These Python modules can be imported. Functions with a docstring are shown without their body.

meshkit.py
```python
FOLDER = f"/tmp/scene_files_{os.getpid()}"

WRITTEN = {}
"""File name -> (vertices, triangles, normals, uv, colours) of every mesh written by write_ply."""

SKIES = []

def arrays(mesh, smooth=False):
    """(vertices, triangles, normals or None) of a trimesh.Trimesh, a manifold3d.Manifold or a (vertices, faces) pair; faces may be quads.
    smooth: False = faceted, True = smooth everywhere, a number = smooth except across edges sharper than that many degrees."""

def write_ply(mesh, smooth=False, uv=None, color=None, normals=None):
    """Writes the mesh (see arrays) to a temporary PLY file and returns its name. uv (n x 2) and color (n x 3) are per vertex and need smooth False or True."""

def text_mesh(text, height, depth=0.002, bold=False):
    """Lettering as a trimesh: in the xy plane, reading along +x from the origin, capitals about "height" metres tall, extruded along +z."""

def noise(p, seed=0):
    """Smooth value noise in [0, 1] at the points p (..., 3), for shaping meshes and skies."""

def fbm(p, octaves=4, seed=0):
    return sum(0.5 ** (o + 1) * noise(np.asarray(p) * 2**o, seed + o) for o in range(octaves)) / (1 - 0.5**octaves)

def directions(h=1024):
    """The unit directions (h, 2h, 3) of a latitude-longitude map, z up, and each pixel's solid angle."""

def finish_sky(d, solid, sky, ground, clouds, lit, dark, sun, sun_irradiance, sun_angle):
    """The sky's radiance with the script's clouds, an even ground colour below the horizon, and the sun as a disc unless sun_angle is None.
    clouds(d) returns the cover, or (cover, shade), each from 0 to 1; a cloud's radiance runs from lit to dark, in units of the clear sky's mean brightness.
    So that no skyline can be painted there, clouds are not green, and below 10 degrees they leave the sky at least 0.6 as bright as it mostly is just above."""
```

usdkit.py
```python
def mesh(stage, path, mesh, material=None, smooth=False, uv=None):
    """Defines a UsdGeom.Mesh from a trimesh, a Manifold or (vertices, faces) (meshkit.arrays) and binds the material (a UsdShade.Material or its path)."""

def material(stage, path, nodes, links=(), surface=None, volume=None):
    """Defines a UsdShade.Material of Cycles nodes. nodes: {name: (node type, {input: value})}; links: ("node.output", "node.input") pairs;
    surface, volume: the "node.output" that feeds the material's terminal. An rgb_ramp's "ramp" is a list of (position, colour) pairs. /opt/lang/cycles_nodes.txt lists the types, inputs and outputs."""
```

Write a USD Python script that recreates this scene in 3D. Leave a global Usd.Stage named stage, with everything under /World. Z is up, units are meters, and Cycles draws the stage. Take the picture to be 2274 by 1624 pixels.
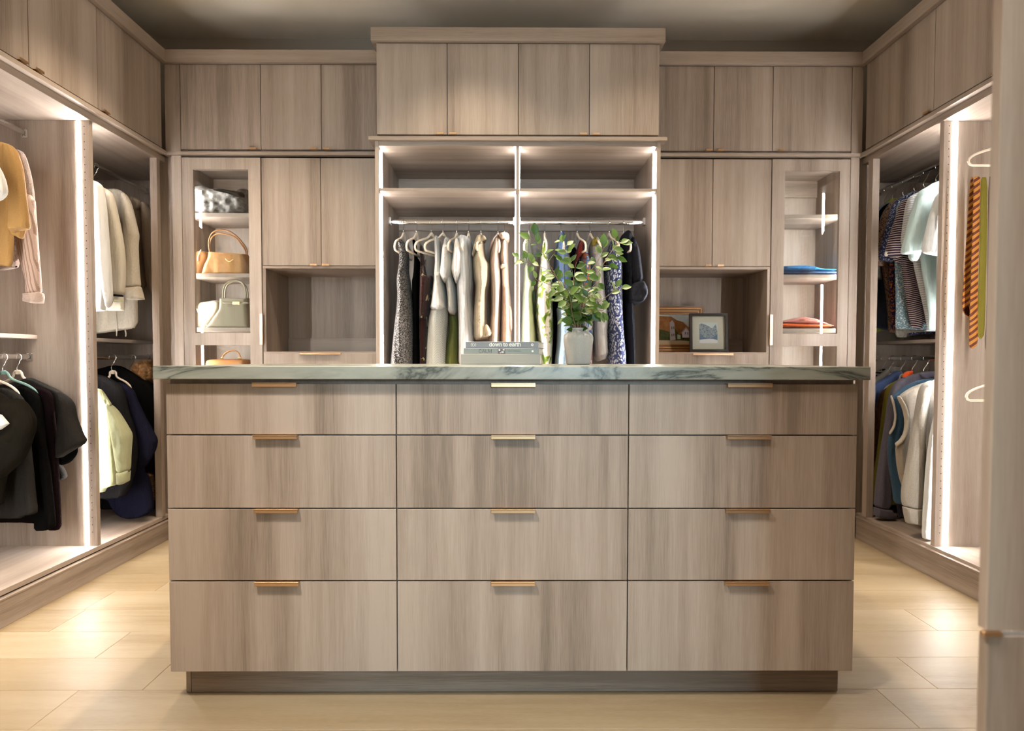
import math, random
import numpy as np
import trimesh, shapely
from shapely.geometry import Polygon
from scipy.spatial import Delaunay
import usdkit, meshkit
from pxr import Gf, Sdf, Usd, UsdGeom, UsdLux, UsdShade

stage = Usd.Stage.CreateInMemory()
UsdGeom.SetStageUpAxis(stage, 'Z'); UsdGeom.SetStageMetersPerUnit(stage, 1.0)
world = UsdGeom.Xform.Define(stage, '/World'); stage.SetDefaultPrim(world.GetPrim())

# ------------------------------------------------------------------ camera, daylight, lamps, exposure
FOCAL_PX = 1516.0
cam = UsdGeom.Camera.Define(stage, '/World/camera')
pitch, yaw, roll, cy, eye = math.radians(2.068), math.radians(-.330), math.radians(.074), 852.8, .9328
r0 = np.array([math.cos(yaw), math.sin(yaw), 0])
d0 = np.array([-math.sin(yaw)*math.cos(pitch), math.cos(yaw)*math.cos(pitch), -math.sin(pitch)])
u0 = np.cross(r0, d0)
r1, u1 = math.cos(roll)*r0 + math.sin(roll)*u0, -math.sin(roll)*r0 + math.cos(roll)*u0
cam.AddTransformOp().Set(Gf.Matrix4d(*r1, 0, *u1, 0, *(-d0), 0, 0, 0, eye, 1))
cam.CreateHorizontalApertureAttr(36.0)
cam.CreateVerticalApertureAttr(36.0*1624/2274)
cam.CreateFocalLengthAttr(36.0*FOCAL_PX/2274)
cam.CreateVerticalApertureOffsetAttr((cy-812)/2274*36.0)
cam.CreateFStopAttr(3.2); cam.CreateFocusDistanceAttr(2.35)
cam.CreateClippingRangeAttr((.05, 100))
cam.CreateExposureAttr(0.0)

WARM, COOL, STRIP = (1, .81, .59), (.60, .86, 1.0), (1, .97, .94)
LED_POWER = 215.0
def spot(name, x, y, power, cone=50., soft=.6, col=WARM, rad=.035):            # a recessed ceiling can
    l = UsdLux.SphereLight.Define(stage, '/World/' + name)
    l.CreateRadiusAttr(rad); l.CreateIntensityAttr(power); l.CreateColorAttr(Gf.Vec3f(*col)); l.CreateNormalizeAttr(True)
    l.AddTranslateOp().Set((x, y, 2.70))
    sh = UsdLux.ShapingAPI.Apply(l.GetPrim()); sh.CreateShapingConeAngleAttr(cone); sh.CreateShapingConeSoftnessAttr(soft)
FRONT = (1, .91, .80)
CANS = [(-1.14, 2.74, .52, 50, WARM, .035), (-.17, 2.78, .27, 50, WARM, .035), (.66, 2.78, .18, 50, WARM, .035), (1.02, 2.72, .06, 50, WARM, .035),
        (-.90, .55, 1.45, 54, FRONT, .11), (.45, .22, .52, 56, FRONT, .11), (1.25, 1.10, .03, 50, WARM, .035),
        (-.55, 2.47, 1.1, 36, WARM, .035), (.05, 2.47, 1.05, 36, WARM, .035), (.6, 2.47, .7, 36, WARM, .035)]
for k, (x, y, p, cone, col, rad) in enumerate(CANS):
    spot('can_lamp_%d' % k, x, y, 60*p, cone, col=col, rad=rad)
w = UsdLux.RectLight.Define(stage, '/World/window_light')          # the window of the room behind the camera
w.CreateWidthAttr(.6); w.CreateHeightAttr(1.2); w.CreateIntensityAttr(46); w.CreateNormalizeAttr(True); w.CreateColorAttr(Gf.Vec3f(*COOL))
w.AddTranslateOp().Set((.62, -3.4, 1.75)); w.AddRotateXOp().Set(90)

# ------------------------------------------------------------------ helpers
LOC, COUNT = {}, {}
def numbered(parent, name):
    k = (parent, name); n = COUNT.get(k, 0); COUNT[k] = n + 1
    return name if n == 0 else '%s_%03d' % (name, n)
def tag(p, label=None, cat=None, group=None, kind=None):
    for k, v in (('label', label), ('category', cat), ('group', group), ('kind', kind)):
        if v: p.SetCustomDataByKey(k, v)
    return p
def thing(name, label, cat, loc, group=None, rz=0, kind=None):
    path = '/World/' + numbered('/World', name)
    x = UsdGeom.Xform.Define(stage, path); x.AddTranslateOp().Set(tuple(map(float, loc)))
    if rz: x.AddRotateZOp().Set(float(rz))
    LOC[path] = np.array(loc, float)
    return tag(x.GetPrim(), label, cat, group, kind)
def tm(mesh):
    return mesh if isinstance(mesh, trimesh.Trimesh) else trimesh.Trimesh(*mesh, process=False)
def part(parent, name, mesh, m, label=None, smooth=False, local=False, kind=None):
    """A mesh given in room coordinates (or in the thing's own if local) as ONE part under parent."""
    pp = str(parent.GetPath()); path = pp + '/' + numbered(pp, name)
    mesh = tm(mesh)
    off = np.zeros(3) if local else LOC[pp]
    v = np.array(mesh.vertices) - off
    p = usdkit.mesh(stage, path, (v, np.array(mesh.faces)), MAT[m], smooth=smooth).GetPrim()
    LOC[path] = LOC[pp]
    return tag(p, label, kind=kind)
def single(name, mesh, m, label=None, cat=None, group=None, kind=None, smooth=False):
    path = '/World/' + numbered('/World', name)
    mesh = tm(mesh); v = np.array(mesh.vertices); c = (v.min(0) + v.max(0))/2; c[2] = v[:, 2].min()
    g = usdkit.mesh(stage, path, (v - c, np.array(mesh.faces)), MAT[m], smooth=smooth)
    UsdGeom.Xformable(g).AddTranslateOp().Set(tuple(map(float, c)))
    LOC[path] = c
    return tag(g.GetPrim(), label, cat, group, kind)
def copy_of(root, loc, rz=0, label=None, cat=None, group=None):
    was = root.GetCustomData()
    base = root.GetName(); base = base[:-4] if base[-4] == '_' and base[-3:].isdigit() else base
    path = '/World/' + numbered('/World', base)
    x = UsdGeom.Xform.Define(stage, path); x.AddTranslateOp().Set(tuple(map(float, loc))); x.AddRotateZOp().Set(float(rz))
    p = x.GetPrim(); p.GetReferences().AddInternalReference(root.GetPath()); p.SetInstanceable(True)
    return tag(p, label or was['label'], cat or was['category'], group or was.get('group'))
CORN = np.array([(a, b, c) for a in (-1, 1) for b in (-1, 1) for c in (-1, 1)], float)
def box(x0, x1, y0, y1, z0, z1, c=.0008):
    x0, x1 = min(x0, x1), max(x0, x1); y0, y1 = min(y0, y1), max(y0, y1); z0, z1 = min(z0, z1), max(z0, z1)
    h = np.array([x1-x0, y1-y0, z1-z0])/2; o = np.array([x0+x1, y0+y1, z0+z1])/2
    c = min(c, h.min()*.45)
    if c <= 0: return trimesh.creation.box(extents=2*h, transform=trimesh.transformations.translation_matrix(o))
    pts = np.vstack([CORN*(h - c*(1 - np.eye(3)[k])) for k in range(3)]) + o
    return trimesh.convex.convex_hull(pts)
def join(*ms):
    return trimesh.util.concatenate([tm(m) for m in ms])
def fb(face, plane, a0, a1, o0, o1, z0, z1, c=.0008):
    """A box given along a cabinet face: B looks towards the room's front, L and R are the side walls; o is how far it stands out."""
    if face == 'B': return box(a0, a1, plane-o0, plane-o1, z0, z1, c)
    if face == 'L': return box(plane+o0, plane+o1, a0, a1, z0, z1, c)
    return box(plane-o0, plane-o1, a0, a1, z0, z1, c)
def tube(pts, r, sides=8, closed=False):
    pts = np.asarray(pts, float); n = len(pts); r = np.broadcast_to(r, n)
    t = np.gradient(pts, axis=0)
    if closed: t = np.roll(pts, -1, 0) - np.roll(pts, 1, 0)
    t /= np.linalg.norm(t, axis=1, keepdims=True) + 1e-12
    ref = np.array([0, 1, 0.]) if abs(t[0][1]) < .9 else np.array([1, 0, 0.])
    V = []
    for i in range(n):
        a = ref - t[i]*(ref @ t[i]); a /= np.linalg.norm(a) + 1e-12; ref = a; b = np.cross(t[i], a)
        for k in range(sides):
            q = 2*math.pi*k/sides; V.append(pts[i] + r[i]*(math.cos(q)*a + math.sin(q)*b))
    F = []
    for i in range(n if closed else n-1):
        j = (i+1) % n
        for k in range(sides):
            k2 = (k+1) % sides
            F += [(i*sides+k, i*sides+k2, j*sides+k2), (i*sides+k, j*sides+k2, j*sides+k)]
    if not closed:
        for i, s in ((0, 1), (n-1, -1)):
            V.append(pts[i]); c = len(V)-1
            for k in range(sides):
                F.append((c, i*sides+(k+1) % sides, i*sides+k)[::s])
    m = trimesh.Trimesh(V, F, process=False); m.fix_normals()
    return m
def spline(pts, n=24):
    pts = np.asarray(pts, float)
    from scipy.interpolate import CubicSpline
    s = np.r_[0, np.cumsum(np.linalg.norm(np.diff(pts, axis=0), axis=1))]
    return CubicSpline(s, pts)(np.linspace(0, s[-1], n))
def lathe(profile, seg=40, at=(0, 0, 0)):
    m = trimesh.creation.revolve(np.asarray(profile, float), sections=seg); m.apply_translation(at); return m

# ------------------------------------------------------------------ materials
MAT = {}
def mat(name, nodes, links, surface='p.BSDF'):
    MAT[name] = usdkit.material(stage, '/World/Looks/' + name, nodes, links, surface=surface)
def plain(name, col, rough=.5, **kw):
    mat(name, {'p': ('principled_bsdf', dict(base_color=col, roughness=rough, **kw))}, [])
def wood(name, stretch, dark, mid, light, rough=.42, bands=8., bump=.08, spec=.35):
    """Streaky laminate: stretch is the mapping scale, small along the grain. Every board shifts the pattern and its tone by its own random number."""
    mat(name, {
        'tc': ('texture_coordinate', {}), 'oi': ('object_info', {}),
        'mul': ('math', {'math_type': 'multiply', 'value2': 41.0}),
        'cx': ('combine_xyz', {}), 'add': ('vector_math', {'math_type': 'add'}), 'gp': ('geometry', {}),
        'mp': ('mapping', {'mapping_type': 'point', 'scale': stretch}),
        'n1': ('noise_texture', {'scale': bands, 'detail': 3.0, 'roughness': .5, 'distortion': .25}),
        'n2': ('noise_texture', {'scale': 40.0, 'detail': 3.0, 'roughness': .6}),
        'n3': ('noise_texture', {'scale': 420.0, 'detail': 2.0, 'roughness': .6}),
        'm1': ('mix_float', {'fac': .28}), 'm2': ('mix_float', {'fac': .20}),
        'tone': ('map_range', {'from_min': 0., 'from_max': 1., 'to_min': -.035, 'to_max': .035}),
        'ad2': ('math', {'math_type': 'add'}),
        'r': ('rgb_ramp', {'ramp': [(0, dark), (.36, dark), (.47, mid), (.60, light), (1, light)]}),
        'b': ('bump', {'strength': bump, 'distance': .002}),
        'p': ('principled_bsdf', {'roughness': rough, 'specular_ior_level': spec})},
        [('oi.random', 'mul.value1'), ('mul.value', 'cx.x'), ('mul.value', 'cx.y'), ('mul.value', 'cx.z'), ('gp.position', 'add.vector1'), ('cx.vector', 'add.vector2'),
         ('add.vector', 'mp.vector'), ('mp.vector', 'n1.vector'), ('mp.vector', 'n2.vector'), ('mp.vector', 'n3.vector'),
         ('n1.fac', 'm1.a'), ('n2.fac', 'm1.b'), ('m1.result', 'm2.a'), ('n3.fac', 'm2.b'), ('oi.random', 'tone.value'),
         ('m2.result', 'ad2.value1'), ('tone.result', 'ad2.value2'), ('ad2.value', 'r.fac'), ('r.color', 'p.base_color'), ('n3.fac', 'b.height'), ('b.normal', 'p.normal')])
WD, WM, WL = (.178, .137, .106), (.282, .224, .181), (.368, .304, .254)
wood('wood_upright', (1, 1, .028), WD, WM, WL)
wood('wood_across', (.028, 1, 1), WD, WM, WL)
wood('wood_along', (1, .028, 1), WD, WM, WL)
wood('oak_a', (.09, 1, 1), (.245, .178, .103), (.30, .230, .140), (.335, .262, .170), rough=.46, bands=5., bump=.05, spec=.22)
wood('oak_b', (.09, 1, 1), (.255, .188, .110), (.31, .240, .150), (.345, .275, .182), rough=.48, bands=6., bump=.05, spec=.22)
wood('oak_c', (.09, 1, 1), (.228, .162, .093), (.287, .217, .130), (.32, .25, .158), rough=.47, bands=4., bump=.05, spec=.22)
plain('joint', (.19, .12, .068), .8)
plain('plaster', (.92, .85, .74), .95); plain('wall_paint', (.42, .38, .33), .95)
plain('brass', (.66, .44, .26), .34, metallic=1.0)
plain('chrome', (.80, .79, .77), .13, metallic=1.0)
plain('hole', (.05, .035, .025), .9)
mat('led', {'e': ('emission', {'color': STRIP, 'strength': LED_POWER})}, [], 'e.emission')
mat('led_bay', {'e': ('emission', {'color': STRIP, 'strength': LED_POWER*.55})}, [], 'e.emission')
mat('pane', {'f': ('fresnel', {'IOR': 1.45}), 't': ('transparent_bsdf', {'color': (.97, .98, .97)}), 'g': ('glossy_bsdf', {'color': (1, 1, 1), 'roughness': .01}), 'm': ('mix_closure', {})},
    [('f.fac', 'm.fac'), ('t.BSDF', 'm.closure1'), ('g.BSDF', 'm.closure2')], 'm.closure')
mat('quartzite', {
    'gp': ('geometry', {}), 'mp': ('mapping', {'mapping_type': 'point', 'scale': (1, 1.6, 4.2), 'rotation': (0, .35, .2)}),
    'n1': ('noise_texture', {'scale': 1.7, 'detail': 8.0, 'roughness': .62, 'distortion': 1.6}),
    'v1': ('math', {'math_type': 'subtract', 'value2': .5}), 'v2': ('math', {'math_type': 'absolute'}),
    'r1': ('rgb_ramp', {'ramp': [(0, (.06, .07, .065)), (.012, (.13, .145, .135)), (.04, (.24, .255, .235)), (.10, (.29, .305, .28)), (1, (.31, .315, .29))]}),
    'n2': ('noise_texture', {'scale': 9.0, 'detail': 5.0, 'roughness': .6}),
    'r2': ('rgb_ramp', {'ramp': [(0, (.70, .74, .72)), (1, (1.06, 1.04, 1.0))]}),
    'mx': ('mix_color', {'blend_type': 'multiply', 'fac': 1.0}),
    'p': ('principled_bsdf', {'roughness': .22, 'specular_ior_level': .5})},
    [('gp.position', 'mp.vector'), ('mp.vector', 'n1.vector'), ('n1.fac', 'v1.value1'), ('v1.value', 'v2.value1'), ('v2.value', 'r1.fac'), ('mp.vector', 'n2.vector'), ('n2.fac', 'r2.fac'),
     ('r1.color', 'mx.a'), ('r2.color', 'mx.b'), ('mx.result', 'p.base_color')])
mat('ceramic', {'gp': ('geometry', {}), 'n': ('noise_texture', {'scale': 260., 'detail': 3.}), 'r': ('rgb_ramp', {'ramp': [(0, (.30, .285, .265)), (.42, (.40, .385, .36)), (1, (.44, .425, .40))]}),
    'b': ('bump', {'strength': .15, 'distance': .001}), 'p': ('principled_bsdf', {'roughness': .6})},
    [('gp.position', 'n.vector'), ('n.fac', 'r.fac'), ('r.color', 'p.base_color'), ('n.fac', 'b.height'), ('b.normal', 'p.normal')])
def leafmat(name, a, b):
    mat(name, {'oi': ('object_info', {}), 'r': ('rgb_ramp', {'ramp': [(0, a), (1, b)]}), 'p': ('principled_bsdf', {'roughness': .42}), 't': ('translucent_bsdf', {}), 'm': ('mix_closure', {'fac': .35})},
        [('oi.random', 'r.fac'), ('r.color', 'p.base_color'), ('r.color', 't.color'), ('p.BSDF', 'm.closure1'), ('t.BSDF', 'm.closure2')], 'm.closure')
leafmat('leaf_green', (.042, .100, .012), (.090, .165, .030)); leafmat('leaf_dark', (.016, .050, .006), (.036, .085, .013)); leafmat('leaf_pale', (.12, .19, .05), (.16, .22, .08))
plain('twig', (.20, .13, .075), .7)

def fabric(name, cols, pattern='plain', scale=40., rough=.9, sheen=.12, amount=.5, weave=900., bump=.18, direction=None, wrinkle=.55):
    if sheen == 0: wrinkle = .12                                       # leather, canvas and paper
    """Cloth. cols: one to three colours. Patterns stay on the cloth (object coordinates)."""
    cols = [tuple(x*(.66 if max(c) > .09 else .36) for x in c) for c in cols]; sheen = 0. if max(map(max, cols)) < .08 else sheen*.5
    c0 = cols[0]; c1 = cols[1] if len(cols) > 1 else c0; c2 = cols[2] if len(cols) > 2 else c1
    N = {'tc': ('texture_coordinate', {}), 'wv': ('noise_texture', {'scale': weave, 'detail': 2.}), 'b': ('bump', {'strength': bump, 'distance': .002}),
         'wm': ('mapping', {'mapping_type': 'point', 'scale': (1, 1, .22)}), 'wn': ('noise_texture', {'scale': 38., 'detail': 3., 'roughness': .55, 'distortion': .6}), 'wb': ('bump', {'strength': wrinkle, 'distance': .010}),
         'p': ('principled_bsdf', {'roughness': rough, 'sheen_weight': sheen, 'specular_ior_level': .2 if max(map(max, cols)) > .06 else 0.})}
    L = [('tc.object', 'wv.vector'), ('wv.fac', 'b.height'), ('b.normal', 'p.normal'), ('tc.object', 'wm.vector'), ('wm.vector', 'wn.vector'), ('wn.fac', 'wb.height'), ('wb.normal', 'b.normal')]
    if pattern == 'plain':
        N['r'] = ('rgb_ramp', {'ramp': [(0, tuple(.82*x for x in c0)), (.5, c0), (1, tuple(min(1, 1.12*x) for x in c0))]})
        L += [('wv.fac', 'r.fac'), ('r.color', 'p.base_color')]
    elif pattern == 'heather':
        N['h'] = ('noise_texture', {'scale': scale, 'detail': 4., 'roughness': .75}); N['r'] = ('rgb_ramp', {'ramp': [(.3, c0), (.7, c1)]})
        L += [('tc.object', 'h.vector'), ('h.fac', 'r.fac'), ('r.color', 'p.base_color')]
    elif pattern == 'stripe':
        d = direction or (0, 0, 1)
        N.update({'dot': ('vector_math', {'math_type': 'dot_product', 'vector2': tuple(scale*x for x in d)}), 'fr': ('math', {'math_type': 'fraction'}),
                  'ds': ('noise_texture', {'scale': 12., 'detail': 1.}), 'dsm': ('vector_math', {'math_type': 'scale', 'scale': .012}), 'dad': ('vector_math', {'math_type': 'add'}),
                  'r': ('rgb_ramp', {'ramp': [(0, c0), (amount-.03, c0), (amount, c1), (.97 if len(cols) < 3 else .80, c1), (1.0 if len(cols) < 3 else .82, c0 if len(cols) < 3 else c2), (1, c0 if len(cols) < 3 else c2)]})})
        L += [('tc.object', 'ds.vector'), ('ds.color', 'dsm.vector1'), ('tc.object', 'dad.vector1'), ('dsm.vector', 'dad.vector2'), ('dad.vector', 'dot.vector1'), ('dot.value', 'fr.value1'), ('fr.value', 'r.fac'), ('r.color', 'p.base_color')]
    elif pattern == 'chevron':
        N.update({'sx': ('separate_xyz', {}), 'ab': ('math', {'math_type': 'absolute'}), 'ma': ('math', {'math_type': 'multiply_add', 'value2': 2.6}), 'ms': ('math', {'math_type': 'multiply', 'value2': scale}),
                  'fr': ('math', {'math_type': 'fraction'}), 'r': ('rgb_ramp', {'ramp': [(0, c0), (amount, c0), (amount+.04, c1), (1, c1)]})})
        L += [('tc.object', 'sx.vector'), ('sx.x', 'ab.value1'), ('ab.value', 'ma.value1'), ('sx.z', 'ma.value3'), ('ma.value', 'ms.value1'), ('ms.value', 'fr.value1'), ('fr.value', 'r.fac'), ('r.color', 'p.base_color')]
    elif pattern == 'floral':
        N.update({'ds': ('noise_texture', {'scale': scale*.8, 'detail': 2.}), 'dsm': ('vector_math', {'math_type': 'scale', 'scale': 1.2/scale}), 'dad': ('vector_math', {'math_type': 'add'}),
                  'vo': ('voronoi_texture', {'scale': scale, 'feature': 'f1'}), 'vs': ('voronoi_texture', {'scale': scale*1.7, 'feature': 'f1'}),
                  'lt': ('math', {'math_type': 'less_than', 'value2': amount}), 'lt2': ('math', {'math_type': 'less_than', 'value2': amount*.72}),
                  'x1': ('mix_color', {'a': c0, 'b': c1}), 'x2': ('mix_color', {'b': c2})})
        L += [('tc.object', 'ds.vector'), ('ds.color', 'dsm.vector1'), ('tc.object', 'dad.vector1'), ('dsm.vector', 'dad.vector2'), ('dad.vector', 'vo.vector'), ('dad.vector', 'vs.vector'), ('vo.distance', 'lt.value1'), ('lt.value', 'x1.fac'),
              ('vs.distance', 'lt2.value1'), ('lt2.value', 'x2.fac'), ('x1.result', 'x2.a'), ('x2.result', 'p.base_color')]
    elif pattern == 'blotch':
        N.update({'n': ('noise_texture', {'scale': scale, 'detail': 2.5, 'distortion': .8}), 'r': ('rgb_ramp', {'ramp': [(0, c0), (amount, c0), (amount+.02, c1), (amount+.09, c1), (amount+.11, c2), (1, c2)]})})
        L += [('tc.object', 'n.vector'), ('n.fac', 'r.fac'), ('r.color', 'p.base_color')]
    mat(name, N, L)

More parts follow.
